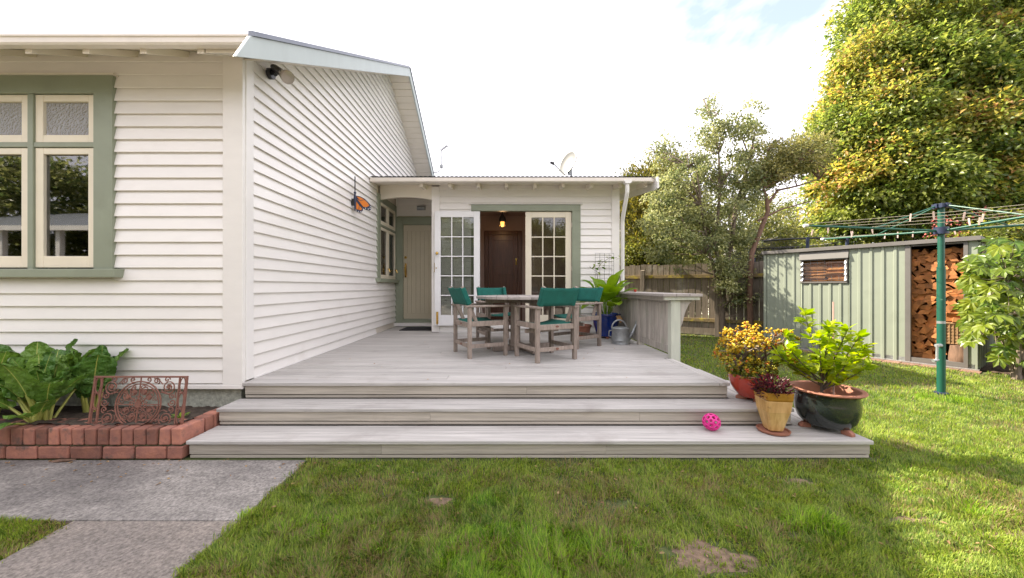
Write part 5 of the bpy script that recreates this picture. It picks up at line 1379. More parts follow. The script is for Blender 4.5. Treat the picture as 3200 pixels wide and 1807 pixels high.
# basket, log round
bs = thing('wicker_basket', tuple(sp_(.22, .16, .36)), 'square wicker basket holding split wood inside the shed doorway', 'basket')
sb = lambda nm, s0, s1, d0, d1, z0, z1, mat: (lambda mb: (mb.hexa(sq(s0, s1, d0, d1, z0, z1)), mb.build(nm, M[mat], bs, bevel=.004))[1])(MB())
for k in range(13): sb('strand', .03, .36, .085 + .006 * (k % 2), .10 + .006 * (k % 2), .372 + k * .024, .393 + k * .024, 'wicker')
for k in range(9): sb('stake', .035 + k * .04, .047 + k * .04, .078, .11, .37, .69, 'wicker')
sb('rim', .025, .365, .07, .115, .685, .71, 'wicker'); sb('back', .03, .36, .27, .285, .37, .70, 'wicker'); sb('base', .03, .36, .10, .27, .365, .38, 'wicker')
for k, (s, d, zz, ry) in enumerate(((.10, .12, .74, .1), (.20, .14, .76, -.1), (.28, .16, .73, .15), (.16, .13, .81, .05), (.25, .15, .83, -.05))):
    o = inst('firewood_log', logs[(k * 5) % 24], None, sp_(s + .16, d, zz), (rnd.uniform(-.4, .4), ry, math.atan2(-su.y, -su.x) + .2), 1.05); tag(o, 'orange split firewood log piled in the wicker basket', 'firewood', 'firewood piled in the basket')
rdm = MB(); c = sp_(.17, .14, .10); rdm.lathe([(.125, 0), (.135, .03), (.13, .12), (.12, .20), (.118, .255), (.02, .262)], 16, tuple(c)); lr = rdm.build('log_round', M['redbark'], smooth=True); tag(lr, 'thick upright log round under the wicker basket', 'log')

# ------------------------------------------------------------------ rotary clothesline
CX, CY = 5.13, 4.30
cl = thing('clothesline', (CX, CY, 0), 'green rotary clothesline on a tall pole in the lawn', 'clothesline')
MB().tube([(CX, CY, -.1), (CX, CY, 1.50)], .036, 20).build('pole', M['line_green'], cl, smooth=True)
MB().tube([(CX, CY, 1.40), (CX, CY, 2.21)], .029, 20).build('mast', M['line_green'], cl, smooth=True)
MB().tube([(CX, CY, .835), (CX, CY, .865)], .0365, 20).build('sticker_band', M['galv'], cl, smooth=True)
MB().lathe([(.05, 0), (.062, .005), (.062, .03), (.045, .036)], 20, (CX, CY, 0)).build('ground_socket', M['navy'], cl, smooth=True)
mb = MB(); mb.tube([(CX, CY, 2.195), (CX, CY, 2.235)], .058, 16)
for k in range(8): a = k * math.pi / 4; mb.box(CX + .055 * math.cos(a) - .014, CX + .055 * math.cos(a) + .014, CY + .055 * math.sin(a) - .014, CY + .055 * math.sin(a) + .014, 2.19, 2.24)
mb.build('top_cap', M['navy'], cl)
mb = MB(); mb.tube([(CX, CY, 1.885), (CX, CY, 1.965)], .062, 16); mb.build('hub', M['navy'], cl, smooth=True)
mb = MB(); mb.tube([(CX - .03, CY - .02, .58), (CX - .11, CY - .05, .585)], .022, 10); mb.tube([(CX - .105, CY - .05, .59), (CX - .115, CY - .055, .42)], .012, 8); mb.tube([(CX - .10, CY - .05, .42), (CX - .165, CY - .06, .41)], .017, 8); mb.build('crank_handle', M['galv'], cl, smooth=True)
arms = []
for a in (173, 95, 353, 275):
    d = Vector((math.cos(R(a)), math.sin(R(a)), 0)); tip = Vector((CX, CY, 2.014)) + d * 1.46; rt = Vector((CX, CY, 1.925)) + d * .05
    arms.append((rt, tip))
    MB().tube([rt, tip], .013, 10).build('arm', M['line_green'], cl, smooth=True)
    MB().tube([tip - d * .03, tip + d * .015], .021, 10).build('end_cap', M['whitedot'], cl, smooth=True)
    MB().tube([Vector((CX, CY, 2.215)) + d * .05, rt + (tip - rt) * .46], .008, 8).build('stay', M['line_green'], cl, smooth=True)
lines = []
for f in (1.0, .84, .66, .48):
    P4 = [rt + (tip - rt) * f + Vector((0, 0, .02)) for rt, tip in arms]
    for k in range(4):
        p, q = P4[k], P4[(k + 1) % 4]; m = (p + q) / 2 - Vector((0, 0, .018)); lines.append((p, q, f))
        MB().tube([p, p * .5 + m * .5 - Vector((0, 0, .004)), m, q * .5 + m * .5 - Vector((0, 0, .004)), q], .0022, 5, cap=False).build('line', M['wire'], cl)
def peg_mesh():
    mb = MB(); mb.hexa([(-.006, -.004, -.05), (.006, -.004, -.05), (.006, .0, -.05), (-.006, .0, -.05), (-.006, -.010, .03), (.006, -.010, .03), (.006, -.002, .03), (-.006, -.002, .03)])
    mb.hexa([(-.006, .001, -.05), (.006, .001, -.05), (.006, .005, -.05), (-.006, .005, -.05), (-.006, .003, .03), (.006, .003, .03), (.006, .011, .03), (-.006, .011, .03)]); mb.tube([(-.008, 0, -.005), (.008, 0, -.005)], .005, 6); return mb.mesh('clothes_peg', M['peg'])
pm = peg_mesh()
for (li, t) in ((0, .35), (1, .3), (3, .55), (3, .62), (4, .2), (5, .4), (8, .5), (8, .56), (9, .6), (11, .35), (12, .15), (15, .3), (15, .36), (13, .2), (7, .45), (13, .5)):
    p, q, f = lines[li]; c = p + (q - p) * t - Vector((0, 0, .018 * 4 * t * (1 - t))); dd = q - p
    tag(inst('clothes_peg', pm, None, c + Vector((0, 0, -.012)), (rnd.uniform(-.2, .2), rnd.uniform(-.15, .15), math.atan2(dd.y, dd.x)), 1.0), 'pale clothes peg clipped on the clothesline wire', 'peg', 'pegs on the clothesline')

# ------------------------------------------------------------------ fence
fence = thing('fence', (5.5, 9.3, 0), 'weathered grey timber paling fence behind the lawn', 'fence')
F0 = Vector((3.48, 10.7, 0)); fd = Vector((1.34, -.91, 0)).normalized(); fnn = Vector((-.56, -.83, 0)).normalized()
def fp(t, n, z): return F0 + fd * t + fnn * n + Vector((0, 0, z))
t = -1.2
while t < 5.0:
    w = .142; h = 1.88 + rnd.uniform(-.02, .02); j = rnd.uniform(-.004, .004)
    mb = MB(); mb.hexa([fp(t, j, .03), fp(t + w, j, .03), fp(t + w, -.018 + j, .03), fp(t, -.018 + j, .03), fp(t, j, h), fp(t + w, j, h), fp(t + w, -.018 + j, h), fp(t, -.018 + j, h)])
    mb.build('paling', M['fence'], fence); t += w + .012
for z, m_ in ((1.50, 'lichen'), (.36, 'lichen')):
    for (ta, tb) in ((-1.2, .56), (.58, 2.38), (2.40, 5.0)):
        mb = MB(); mb.hexa([fp(ta, .05, z), fp(tb, .05, z), fp(tb, .006, z), fp(ta, .006, z), fp(ta, .05, z + .09), fp(tb, .05, z + .09), fp(tb, .006, z + .09), fp(ta, .006, z + .09)]); mb.build('rail', M[m_], fence, bevel=.004)
mb = MB(); mb.hexa([fp(-1.2, .03, .03), fp(5, .03, .03), fp(5, .007, .03), fp(-1.2, .007, .03), fp(-1.2, .03, .20), fp(5, .03, .20), fp(5, .007, .20), fp(-1.2, .007, .20)]); mb.build('kick_board', M['fence'], fence)
for t in (.57, 2.39, 4.2):
    mb = MB(); w = .11; h = 1.72; mb.hexa([fp(t - w / 2, .15, 0), fp(t + w / 2, .15, 0), fp(t + w / 2, .052, 0), fp(t - w / 2, .052, 0), fp(t - w / 2, .15, h), fp(t + w / 2, .15, h), fp(t + w / 2, .052, h + .02), fp(t - w / 2, .052, h + .02)]); mb.build('post', M['fence'], fence, bevel=.005)

# ------------------------------------------------------------------ trees
def tree(name, label, base, limbs, blobs, ncl, lpc, Lr, Wr, colfn, lmat, bark, seed, group=None, cr=.35, shell=.16, cat='tree', droop=.2, up=.3, extra_limbs=20, clip=None, inner=.72):
    g_ = np.random.default_rng(seed); r_ = random.Random(seed)
    t = thing(name, base, label, cat, group)
    cen = np.array([b[0] for b in blobs], float); rad = np.array([b[1] for b in blobs], float)
    area = rad.prod(1) ** (2 / 3); pick = g_.choice(len(blobs), ncl * 3, p=area / area.sum())
    d = unit(g_.normal(size=(ncl * 3, 3))); r = 1 - np.abs(g_.normal(size=(ncl * 3, 1))) * shell
    P = cen[pick] + d * r * rad[pick]
    ok = P[:, 2] > .25
    for i in range(len(blobs)):
        q = np.linalg.norm((P - cen[i]) / rad[i], axis=1); ok &= ~((q < inner) & (pick != i))
    if clip is not None: ok &= clip(P)
    P = P[ok][:ncl]; d = d[ok][:ncl]
    n = len(P) * lpc
    cs = np.repeat(g_.uniform(.5, 1.3, (len(P), 1)), lpc, 0) * cr
    off = g_.normal(size=(n, 3)) * cs * np.array([.6, .6, .45])
    Q = np.repeat(P, lpc, 0) + off; out = np.repeat(d, lpc, 0)
    D = unit(out * .5 + unit(off) * .5 + g_.normal(size=(n, 3)) * .45 + np.array([0, 0, -droop]))
    Nn = unit(out * .45 + np.array([0, 0, up + .4]) + g_.normal(size=(n, 3)) * .55)
    cl_v = np.repeat(g_.random((len(P), 1)), lpc, 0)
    C = colfn(Q, out, cl_v, g_)
    V, F, CC = leaf_diamonds(Q, D, Nn, g_.uniform(*Lr, n), g_.uniform(*Wr, n), C)
    np_obj('crown', V, F, CC, lmat, t)['kind'] = 'stuff'
    mb = MB()
    for pts, ra, rb in limbs:
        k = len(pts); mb.tube(pts, [ra + (rb - ra) * i / (k - 1) for i in range(k)], 10)
    ends = [Vector(p) for pts, a, b in limbs for p in pts[1:]]
    for i in range(extra_limbs):
        tgt = Vector(P[r_.randrange(len(P))]); st = min(ends, key=lambda e_: (e_ - tgt).length + (2 if e_.z > tgt.z else 0))
        m = (st + tgt) / 2 + Vector((r_.uniform(-.2, .2), r_.uniform(-.2, .2), r_.uniform(-.1, .25)))
        L = (tgt - st).length; mb.tube([st, m, tgt], [min(.05, .012 + L * .012), .012 + L * .005, .006], 6)
    mb.build('trunk', bark, t, smooth=True)
    return t
def mixc(a, b, t): return np.array(a) * (1 - t) + np.array(b) * t

# multi-stemmed grey green tree in front of the fence
def col_olive(Q, out, cv, g_):
    t = np.clip(cv + g_.normal(size=cv.shape) * .25, 0, 1); return mixc((.11, .14, .055), (.36, .36, .16), t)
x0, y0_ = 5.47, 9.15
def wt(sx, sy, Y): return W(sx, sy, Y)
limbs = [([(x0, y0_, 0), wt(2256, 990, 9.15), wt(2262, 870, 9.1), wt(2290, 745, 9.1), wt(2300, 640, 9.1)], .085, .03),
         ([wt(2258, 900, 9.1), wt(2235, 760, 9.0), wt(2250, 600, 9.0), wt(2246, 480, 9.0), wt(2225, 370, 9.0)], .05, .012),
         ([wt(2262, 870, 9.1), wt(2300, 640, 9.2), wt(2345, 500, 9.2), wt(2362, 390, 9.2)], .05, .012),
         ([wt(2256, 930, 9.1), wt(2215, 790, 8.9), wt(2190, 640, 8.9), wt(2150, 520, 8.9)], .045, .012),
         ([wt(2258, 960, 9.1), wt(2290, 930, 8.9), wt(2322, 895, 8.9)], .022, .01)]
blobs = []; rb = random.Random(5)
for (sx, sy, ws, hs, cnt, r0, r1) in ((2235, 640, 120, 90, 20, .26, .5), (2115, 600, 75, 95, 12, .24, .46), (2330, 560, 70, 80, 9, .22, .42), (2228, 440, 38, 65, 11, .15, .30), (2222, 345, 26, 30, 6, .12, .22), (2358, 410, 34, 60, 10, .14, .28), (2300, 450, 50, 70, 9, .14, .30), (2180, 520, 50, 60, 8, .16, .32), (2160, 750, 110, 70, 15, .22, .45), (2285, 770, 65, 70, 8, .20, .40), (2290, 880, 60, 45, 6, .18, .34), (2060, 700, 60, 60, 6, .2, .4)):
    for q in range(cnt):
        r_ = rb.uniform(r0, r1); blobs.append((wt(sx + rb.gauss(0, .55) * ws, sy + rb.gauss(0, .55) * hs, rb.uniform(8.6, 9.6)), (r_ * rb.uniform(.9, 1.4), r_, r_ * rb.uniform(.6, 1.0))))
tree('multi_stem_tree', 'grey green multi stemmed tree in front of the paling fence', (x0, y0_, 0), limbs, blobs, 1200, 24, (.05, .08), (.034, .054), col_olive, M['dullleaf'], M['greybark'], 31, cr=.125, shell=.5, extra_limbs=90)
# leaning reddish trunk next to it, feathery crown to the right
def col_gold(Q, out, cv, g_):
    t = np.clip(cv + g_.normal(size=cv.shape) * .25, 0, 1); return mixc((.13, .145, .05), (.36, .32, .11), t)
limbs = [([W(2345, 1040, 8.7), W(2343, 900, 8.7), W(2350, 790, 8.7), W(2400, 660, 8.8), W(2395, 620, 8.8)], .07, .04),
         ([W(2398, 640, 8.8), W(2430, 595, 8.9), W(2490, 582, 9.0), W(2560, 560, 9.0)], .035, .014), ([W(2395, 620, 8.8), W(2385, 590, 8.8), W(2440, 560, 8.8), W(2500, 500, 8.8)], .03, .012),
         ([W(2368, 690, 8.75), W(2440, 655, 8.8), W(2530, 630, 8.9)], .026, .012), ([W(2395, 620, 8.8), W(2380, 560, 8.8), W(2400, 470, 8.9)], .025, .01)]
blobs = [(W(2450, 500, 9.0), (.75, .6, .50)), (W(2520, 480, 9.2), (.55, .5, .50)), (W(2390, 540, 9.0), (.5, .5, .45))]
tree('leaning_tree', 'leaning reddish trunked tree with a thin crown by the shed', tuple(G(2345, 1062)), limbs, blobs, 380, 30, (.055, .09), (.026, .042), col_gold, M['dullleaf'], M['redbark'], 33, cr=.2, shell=.5, extra_limbs=40)
# feathery conifers beyond the fence
def col_con(Q, out, cv, g_):
    t = np.clip(cv + g_.normal(size=cv.shape) * .25, 0, 1); return mixc((.065, .075, .016), (.25, .21, .045), t)
for (sx, Y, top, wd_, lab, sd0) in ((2000, 12.4, 510, 1.3, 'olive green feathery conifer beyond the fence next to the downpipe', 41), (2085, 12.8, 470, 1.5, 'taller feathery conifer beyond the fence behind the grey green tree', 42)):
    b = W(sx, 900, Y); zt = W(sx, top, Y).z
    tree('conifer', lab, (b.x, Y, 0), [([(b.x, Y, 0), (b.x, Y, zt * .5), (b.x, Y, zt * .9)], .14, .03)], [((b.x, Y, zt * .40), (wd_, wd_, zt * .40)), ((b.x + .1, Y, zt * .70), (wd_ * .62, wd_ * .6, zt * .30))], 520, 50, (.10, .20), (.03, .05), col_con, M['dullleaf'], M['bark'], sd0, 'conifers beyond the fence', cr=.34, shell=.3, droop=-.5)
# darker shrub over the fence, left
def col_shrub(Q, out, cv, g_):
    t = np.clip(cv + g_.normal(size=cv.shape) * .3, 0, 1); return mixc((.06, .085, .02), (.22, .22, .05), t)
b = W(2000, 800, 11.3)
tree('shrub', 'dense yellow green shrub rising just behind the fence', (b.x, 11.3, 0), [([(b.x, 11.3, 0), (b.x, 11.3, 1.5)], .06, .03)], [((b.x, 11.5, 1.6), (1.5, .7, 1.0)), ((b.x + 1.5, 11.0, 1.5), (1.0, .6, .9)), ((b.x + .8, 11.6, 2.3), (1.2, .7, .9))], 520, 40, (.05, .09), (.03, .05), col_shrub, M['leaf'], M['bark'], 47, cr=.24, cat='shrub', shell=.25)
# background mass behind the shed
for (sx, Y, top, rx, lab, sd0, tint) in ((2500, 20.0, 590, 2.6, 'leafy green mass showing between the leaning trunk and the big tree', 54, (.24, .23, .06)), (2420, 23.0, 650, 2.8, 'golden leaved bush beyond the neighbouring roof', 51, (.26, .21, .05)), (2570, 18.5, 650, 2.2, 'pale green bush behind the shed under the big tree', 52, (.20, .19, .05)), (2330, 16.0, 610, 2.2, 'far olive tree beyond the fence behind the leaning trunk', 53, (.17, .16, .06))):
    b = W(sx, 900, Y); zt = W(sx, top, Y).z
    tree('bush', lab, (b.x, Y, 0), [([(b.x, Y, 0), (b.x, Y, zt * .5)], .12, .05)], [((b.x, Y, zt * .55), (rx, rx * .8, zt * .45))], 260, 40, (.10, .16), (.05, .08), (lambda Q, out, cv, g_, tint=tint: mixc((.07, .09, .02), tint, np.clip(cv + g_.normal(size=cv.shape) * .3, 0, 1))), M['leaf'], M['bark'], sd0, cr=.34, cat='bush', shell=.25)
# the big broadleaf tree
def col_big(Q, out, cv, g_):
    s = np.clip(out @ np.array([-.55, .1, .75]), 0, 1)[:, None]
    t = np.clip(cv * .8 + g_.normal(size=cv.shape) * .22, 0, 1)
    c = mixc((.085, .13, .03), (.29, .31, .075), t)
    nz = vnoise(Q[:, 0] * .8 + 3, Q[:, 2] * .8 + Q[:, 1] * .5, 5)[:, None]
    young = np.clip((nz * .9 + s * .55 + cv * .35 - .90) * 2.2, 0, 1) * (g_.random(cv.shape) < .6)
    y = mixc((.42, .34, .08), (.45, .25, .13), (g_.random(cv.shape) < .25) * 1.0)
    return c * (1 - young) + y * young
Yb = 12.0
bb0 = [(W(3000, 330, 12.3), (4.4, 3.2, 4.2)), (W(2760, 420, 11.6), (2.2, 2.0, 2.5)), (W(2820, 90, 12.0), (2.2, 2.2, 2.2)), (W(2680, 590, 11.2), (1.55, 1.5, 1.5)), (W(3060, 560, 10.9), (2.6, 1.8, 2.0)), (W(2860, 640, 10.8), (1.8, 1.4, 1.3)), (W(3250, 200, 11.5), (3.0, 2.4, 4.0)), (W(2980, -120, 12.5), (3, 2.5, 2.6)), (W(3300, 560, 10.5), (2.4, 1.8, 2.4)), (W(2690, 300, 11.8), (1.3, 1.3, 1.3)), (W(2640, 440, 11.4), (1.0, 1.0, 1.1)), (W(2790, 190, 11.6), (1.3, 1.3, 1.2)), (W(2960, 420, 10.6), (1.5, 1.0, 1.2)), (W(3110, 330, 10.2), (1.5, 1.0, 1.4))]
bb = [((p.x + .42, p.y, p.z), r) for p, r in bb0]
rb = random.Random(9)
for q in range(70):
    (cx_, cy_, cz_), r = rb.choice(bb[:14]); d_ = Vector((rb.uniform(-1, .6), rb.uniform(-1, .1), rb.uniform(-.6, .9))).normalized()
    k_ = rb.uniform(.35, .8); bb.append(((cx_ + d_.x * r[0] * .85, cy_ + d_.y * r[1] * .85, cz_ + d_.z * r[2] * .85), (k_ * 1.1, k_, k_ * 1.05)))
c = W(3000, 900, 12.3)
limbs = [([(c.x, 12.3, 0), (c.x - .1, 12.3, 2.5), (c.x + .1, 12.2, 5), (c.x, 12.2, 8)], .32, .12), ([(c.x - .1, 12.3, 2.5), (c.x - 1.5, 11.8, 4.2), (c.x - 2.6, 11.6, 6.2)], .16, .05), ([(c.x, 12.3, 3.2), (c.x + 1.6, 11.6, 5), (c.x + 2.6, 11.2, 7)], .16, .05), ([(c.x, 12.2, 4.5), (c.x - .8, 11.0, 6.5), (c.x - 1.2, 10.6, 8)], .12, .04)]
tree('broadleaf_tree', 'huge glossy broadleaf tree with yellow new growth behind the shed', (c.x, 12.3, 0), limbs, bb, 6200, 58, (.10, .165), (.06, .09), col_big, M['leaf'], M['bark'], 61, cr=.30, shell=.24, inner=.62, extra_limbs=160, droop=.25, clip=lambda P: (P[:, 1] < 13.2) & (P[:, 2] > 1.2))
# pink flowering shrub behind the shed, right
def col_pink(Q, out, cv, g_):
    return np.where((cv > .45) & (g_.random(cv.shape) < .75), np.array([[.60, .20, .19]]), mixc((.05, .09, .02), (.13, .16, .03), g_.random(cv.shape)))
b = W(3010, 700, 9.6)
tree('flowering_shrub', 'shrub with coral pink flowers behind the clothesline', (b.x, 9.6, 0), [([(b.x, 9.6, 0), (b.x, 9.6, 2.2)], .06, .03)], [((b.x - .3, 9.5, 2.75), (1.0, .4, .45)), ((b.x + 1.2, 9.3, 3.0), (.9, .4, .5)), ((b.x + .2, 9.6, 1.6), (1.2, .5, 1.0))], 170, 22, (.05, .085), (.035, .06), col_pink, M['leaf'], M['bark'], 67, cr=.17, cat='shrub', shell=.3)

for (x, y, h, r, lab, sd0) in ((12.2, 8.6, 3.0, 1.7, 'broad green shrub along the right hand boundary', 81), (13.2, 5.6, 2.7, 1.6, 'green shrub farther along the right hand boundary', 82), (11.6, 11.6, 3.4, 1.9, 'tall green shrub in the corner behind the shed', 83)):
    tree('shrub', lab, (x, y, 0), [([(x, y, 0), (x, y, h * .5)], .08, .04)], [((x, y, h * .5), (r, r, h * .5))], 420, 40, (.07, .11), (.04, .06), col_shrub, M['leaf'], M['bark'], sd0, cr=.26, cat='shrub', shell=.2)
# fatsia: big hand shaped leaves, each one built
def fatsia_leaf(seed):
    r_ = random.Random(seed); mb = MB(); n = 8; mids = []
    vs_ = [(0, 0, 0)]; fs_ = []
    for i in range(n):
        a = R(-128 + 256 * i / (n - 1)); L = .205 * (1 - .42 * abs(i - 3.5) / 3.5) * r_.uniform(.92, 1.06); w = .040 * L / .205
        d = (math.cos(a), math.sin(a)); s = (-d[1], d[0])
        def pt(t, u, z): return (d[0] * L * t + s[0] * u, d[1] * L * t + s[1] * u, z)
        b = len(vs_)
        vs_ += [pt(.38, w * .55, .012), pt(.68, w * .95, .006), pt(1.0, 0, -.035), pt(.68, -w * .95, .006), pt(.38, -w * .55, .012), pt(.55, 0, -.004)]
        fs_ += [(0, b, b + 5), (b, b + 1, b + 5), (b + 1, b + 2, b + 5), (b + 2, b + 3, b + 5), (b + 3, b + 4, b + 5), (b + 4, 0, b + 5)]
        if i < n - 1: fs_ += [(0, b + 6 + 4, b)] 
    return mb.add(vs_, fs_).mesh('fatsia_leaf', M['fatsia'], smooth=False)
fl_me = [fatsia_leaf(i) for i in range(4)]
fb = G(3190, 1190); fat = thing('fatsia_shrub', (fb.x, fb.y, 0), 'big glossy shrub with hand shaped leaves beside the shed', 'shrub')
mb = MB(); stems = []
for (sx, sy, Y) in ((3105, 1010, 5.2), (3150, 870, 5.0), (3080, 900, 5.3), (3190, 780, 5.1), (3230, 960, 4.9), (3060, 800, 5.5), (3240, 840, 5.3)):
    e_ = W(sx, sy, Y); b0 = Vector((fb.x + rnd.uniform(-.08, .08), fb.y + rnd.uniform(-.06, .06), 0)); m = (b0 + e_) / 2 + Vector((.12, 0, -.05))
    mb.tube([b0, m, e_], [.028, .022, .014], 8); stems.append(e_)
PT = []
for k in range(290):
    sx = rnd.uniform(3010, 3360); top = 745 + max(0, 3100 - sx) * 1.0; sy = rnd.uniform(top, 1130 if sx > 3120 else 1070 - (3000 - sx) * .5 if sx < 3000 else 1075)
    Y = rnd.uniform(4.75, 5.55) + (.25 if sx < 3050 else 0); p = W(sx, sy, Y); PT.append(p)
for p in PT:
    st = min(stems, key=lambda s_: (s_ - p).length); mb.tube([st + (p - st) * 0.05, (st + p) / 2 + Vector((0, 0, -.03)), p], [.006, .004, .003], 5)
    o_ = p - fb; a = math.atan2(o_.y - .9, o_.x - .55) + rnd.uniform(-.6, .6)
    inst('leaf', rnd.choice(fl_me), fat, p - fat.location, (rnd.uniform(-.3, .3), rnd.uniform(.35, 1.05), a), rnd.uniform(.65, 1.1))
mb.build('stem', M['greybark'], fat, smooth=True)

# neighbour's roof and trampoline beyond the fence
nh = thing('neighbour_house', (11.7, 16, 0), 'low neighbouring house with a pale grey roof beyond the fence', 'house')
a = W(2330, 800, 15.5); 
mb = MB(); mb.prism([(8.9, 15.5, 2.40), (14.6, 15.5, 2.40), (14.2, 15.5, 2.60), (13.0, 15.5, 3.0), (11.7, 15.5, 3.42), (10.5, 15.5, 3.0), (9.3, 15.5, 2.60)], (0, 0, 0), (0, 5, 0)); mb.build('roof', M['grey_roof'], nh)
MB().box(9.2, 14.3, 15.6, 20.4, 0, 2.395).build('wall', M['soffit'], nh); MB().box(8.85, 14.65, 15.42, 15.49, 2.30, 2.42).build('gutter', M['white'], nh)
tm = thing('trampoline', (9.0, 12.2, 0), 'trampoline with a dark safety net and navy poles behind the shed', 'trampoline')
tcx, tcy, trr = W(2470, 800, 12.0).x, 12.2, 1.5
for k in range(7):
    a = k * 2 * math.pi / 7 + 2.6; p = (tcx + trr * math.cos(a), tcy + trr * math.sin(a)); MB().tube([(p[0], p[1], 0), (p[0], p[1], 2.1), (p[0] + .05 * math.cos(a), p[1] + .05 * math.sin(a), 2.72)], .045, 10).build('pole', M['navy'], tm, smooth=True)
ring = [(tcx + trr * .98 * math.cos(R(k * 12)), tcy + trr * .98 * math.sin(R(k * 12)), 2.70) for k in range(30)]
MB().tube(ring, .03, 6, closed=True).build('rim', M['black'], tm, smooth=True)
mb = MB(); mb.lathe([(trr * .97, .0), (trr * .97, 1.6)], 40, (tcx, tcy, .9))
nm_ = bpy.data.materials.new('safety_net'); nm_.use_nodes = True; n_ = nm_.node_tree.nodes; l_ = nm_.node_tree.links
trn = n_.new('ShaderNodeBsdfTransparent'); mxs = n_.new('ShaderNodeMixShader'); mxs.inputs[0].default_value = .62; n_['Principled BSDF'].inputs['Base Color'].default_value = (.03, .028, .03, 1); n_['Principled BSDF'].inputs['Roughness'].default_value = .9
l_.new(trn.outputs[0], mxs.inputs[1]); l_.new(n_['Principled BSDF'].outputs[0], mxs.inputs[2]); l_.new(mxs.outputs[0], n_['Material Output'].inputs[0])
b = MB(); b.v = mb.v; b.f = mb.f[:-2]; b.m = mb.m[:-2]; b.build('net', nm_, tm)

# garden across the path, behind the camera: seen only in the window glass
def col_dk(Q, out, cv, g_): return mixc((.08, .11, .04), (.25, .25, .10), np.clip(cv + g_.normal(size=cv.shape) * .2, 0, 1))
for (x, y, h, lab, sd0) in ((-9, -9, 6.5, 'dark tree across the path mirrored in the front window', 71), (-14.5, -10, 7.5, 'tall dark tree mirrored in the far window pane', 72), (-19, -8, 6.5, 'round tree mirrored at the window edge', 73), (1.5, -13, 6.0, 'leafy tree mirrored in the right french door', 74), (6.5, -12, 6.5, 'broad tree mirrored beside the french doors', 75), (-4, -12, 6.0, 'dark garden tree mirrored near the window mullion', 76)):
    tree('garden_tree', lab, (x, y, 0), [([(x, y, 0), (x, y, h * .5)], .2, .1)], [((x, y, h * .55), (2.9, 2.3, h * .46)), ((x + 1.5, y - .5, h * .3), (2.2, 1.8, h * .3))], 700, 36, (.16, .26), (.09, .14), col_dk, M['leaf'], M['bark'], sd0, cr=.5, extra_limbs=6)
cpt = thing('carport', (-13, -4, 0), 'low carport with a white gutter mirrored in the front window', 'carport')
mb = MB(); mb.prism([(0, -3.6, 2.85), (0, -7, 3.9), (0, -7, 3.98), (0, -3.6, 2.93)], (-17, 0, 0), (-10.6, 0, 0)); mb.build('roof', M['roof'], cpt)
MB().box(-17, -10.6, -3.6, -3.48, 2.82, 2.95).build('gutter', M['white'], cpt)
for x in (-10.8, -12.4, -14, -16.8): MB().box(x - .06, x + .06, -3.75, -3.63, 0, 2.84).build('post', M['white'], cpt)

# ------------------------------------------------------------------ grass
NB = 560000
u = nrg.random(NB); p_ = -.55
ya, yb = 1.50, 12.5
Y = (ya ** p_ + u * (yb ** p_ - ya ** p_)) ** (1 / p_)
X = (nrg.random(NB) * 2.95 - 1.45) * Y
NX = 400000; Y2 = .62 + 9.5 * nrg.random(NX) ** 1.5; X2 = -7 + 17 * nrg.random(NX); k2 = (X2 > 1.50 * Y2) | (X2 < -1.45 * Y2) | (Y2 < 1.5)
X = np.concatenate([X, X2[k2]]); Y = np.concatenate([Y, Y2[k2]]); NB = len(X)
ok = np.ones(NB, bool)
path_m = ((X < -1.425) & (Y > 1.96) & (Y < 2.75)) | ((X < -1.425) & (X > -2.31) & (Y < 2.0)) | ((X < -2.28) & (Y > 1.95))
edge = nrg.normal(size=NB) * .016 + (vnoise(X * 3, Y * 9, 30) - .5) * .05
path_m = ((X + edge < -1.42) & (Y > 1.965)) | ((X + edge < -1.42) & (X + edge > -2.315) & (Y < 2.0))
ok &= ~path_m
ok &= ~((X < 2.72) & (X > -2.4) & (Y > 2.655) & (Y < 4.42)); ok &= ~((X < 2.09) & (X > -2.4) & (Y > 4.4)); ok &= ~((X > -2.4) & (X < 2.2) & (Y > 6.7)); ok &= ~((X < -2.3) & (Y > 2.0))
rel = np.stack([X - SH0.x, Y - SH0.y], 1); ss = rel @ np.array([su.x, su.y]); dd_ = rel @ np.array([sd_.x, sd_.y])
ok &= ~((ss > -.08) & (ss < 2.9) & (dd_ > -.20)); ok &= ~((X > 7.15) & ((Y - 4.85) + (X - 7.15) * .18 > -.02 + edge * 4))
ft = (X - F0.x) * fnn.x + (Y - F0.y) * fnn.y; ok &= ft > .1
bare = vnoise(X * 2.2, Y * 3.4, 3) * .55 + vnoise(X * 5.5, Y * 8, 4) * .3 + vnoise(X * 14, Y * 18, 6) * .15
spots_ = [(-.377, 2.16, .10, .06, 1.3), (1.915, 2.37, .13, .06, 1.0), (.95, 1.70, .32, .16, 1.0), (2.2, 1.98, .25, .05, .7), (2.6, 1.86, .25, .06, .7), (5.05, 4.22, .12, .06, 1.2), (2.72, 2.68, .12, .05, .6), (.1, 2.02, .12, .06, .5), (.75, 2.12, .15, .05, .5), (-.65, 2.45, .12, .03, .6), (1.5, 1.85, .1, .05, .6)]
bm_ = np.zeros(NB)
for (x, y, rx, ry, s) in spots_: bm_ = np.maximum(bm_, s * np.exp(-(((X - x) / rx) ** 2 + ((Y - y) / ry) ** 2)))
pr = np.clip(1.25 - np.clip((bare - .60) * 5, 0, .85) - bm_ * 1.6 * (.55 + .9 * vnoise(X * 26, Y * 34, 41)), 0.05, 1)
ok &= nrg.random(NB) < pr
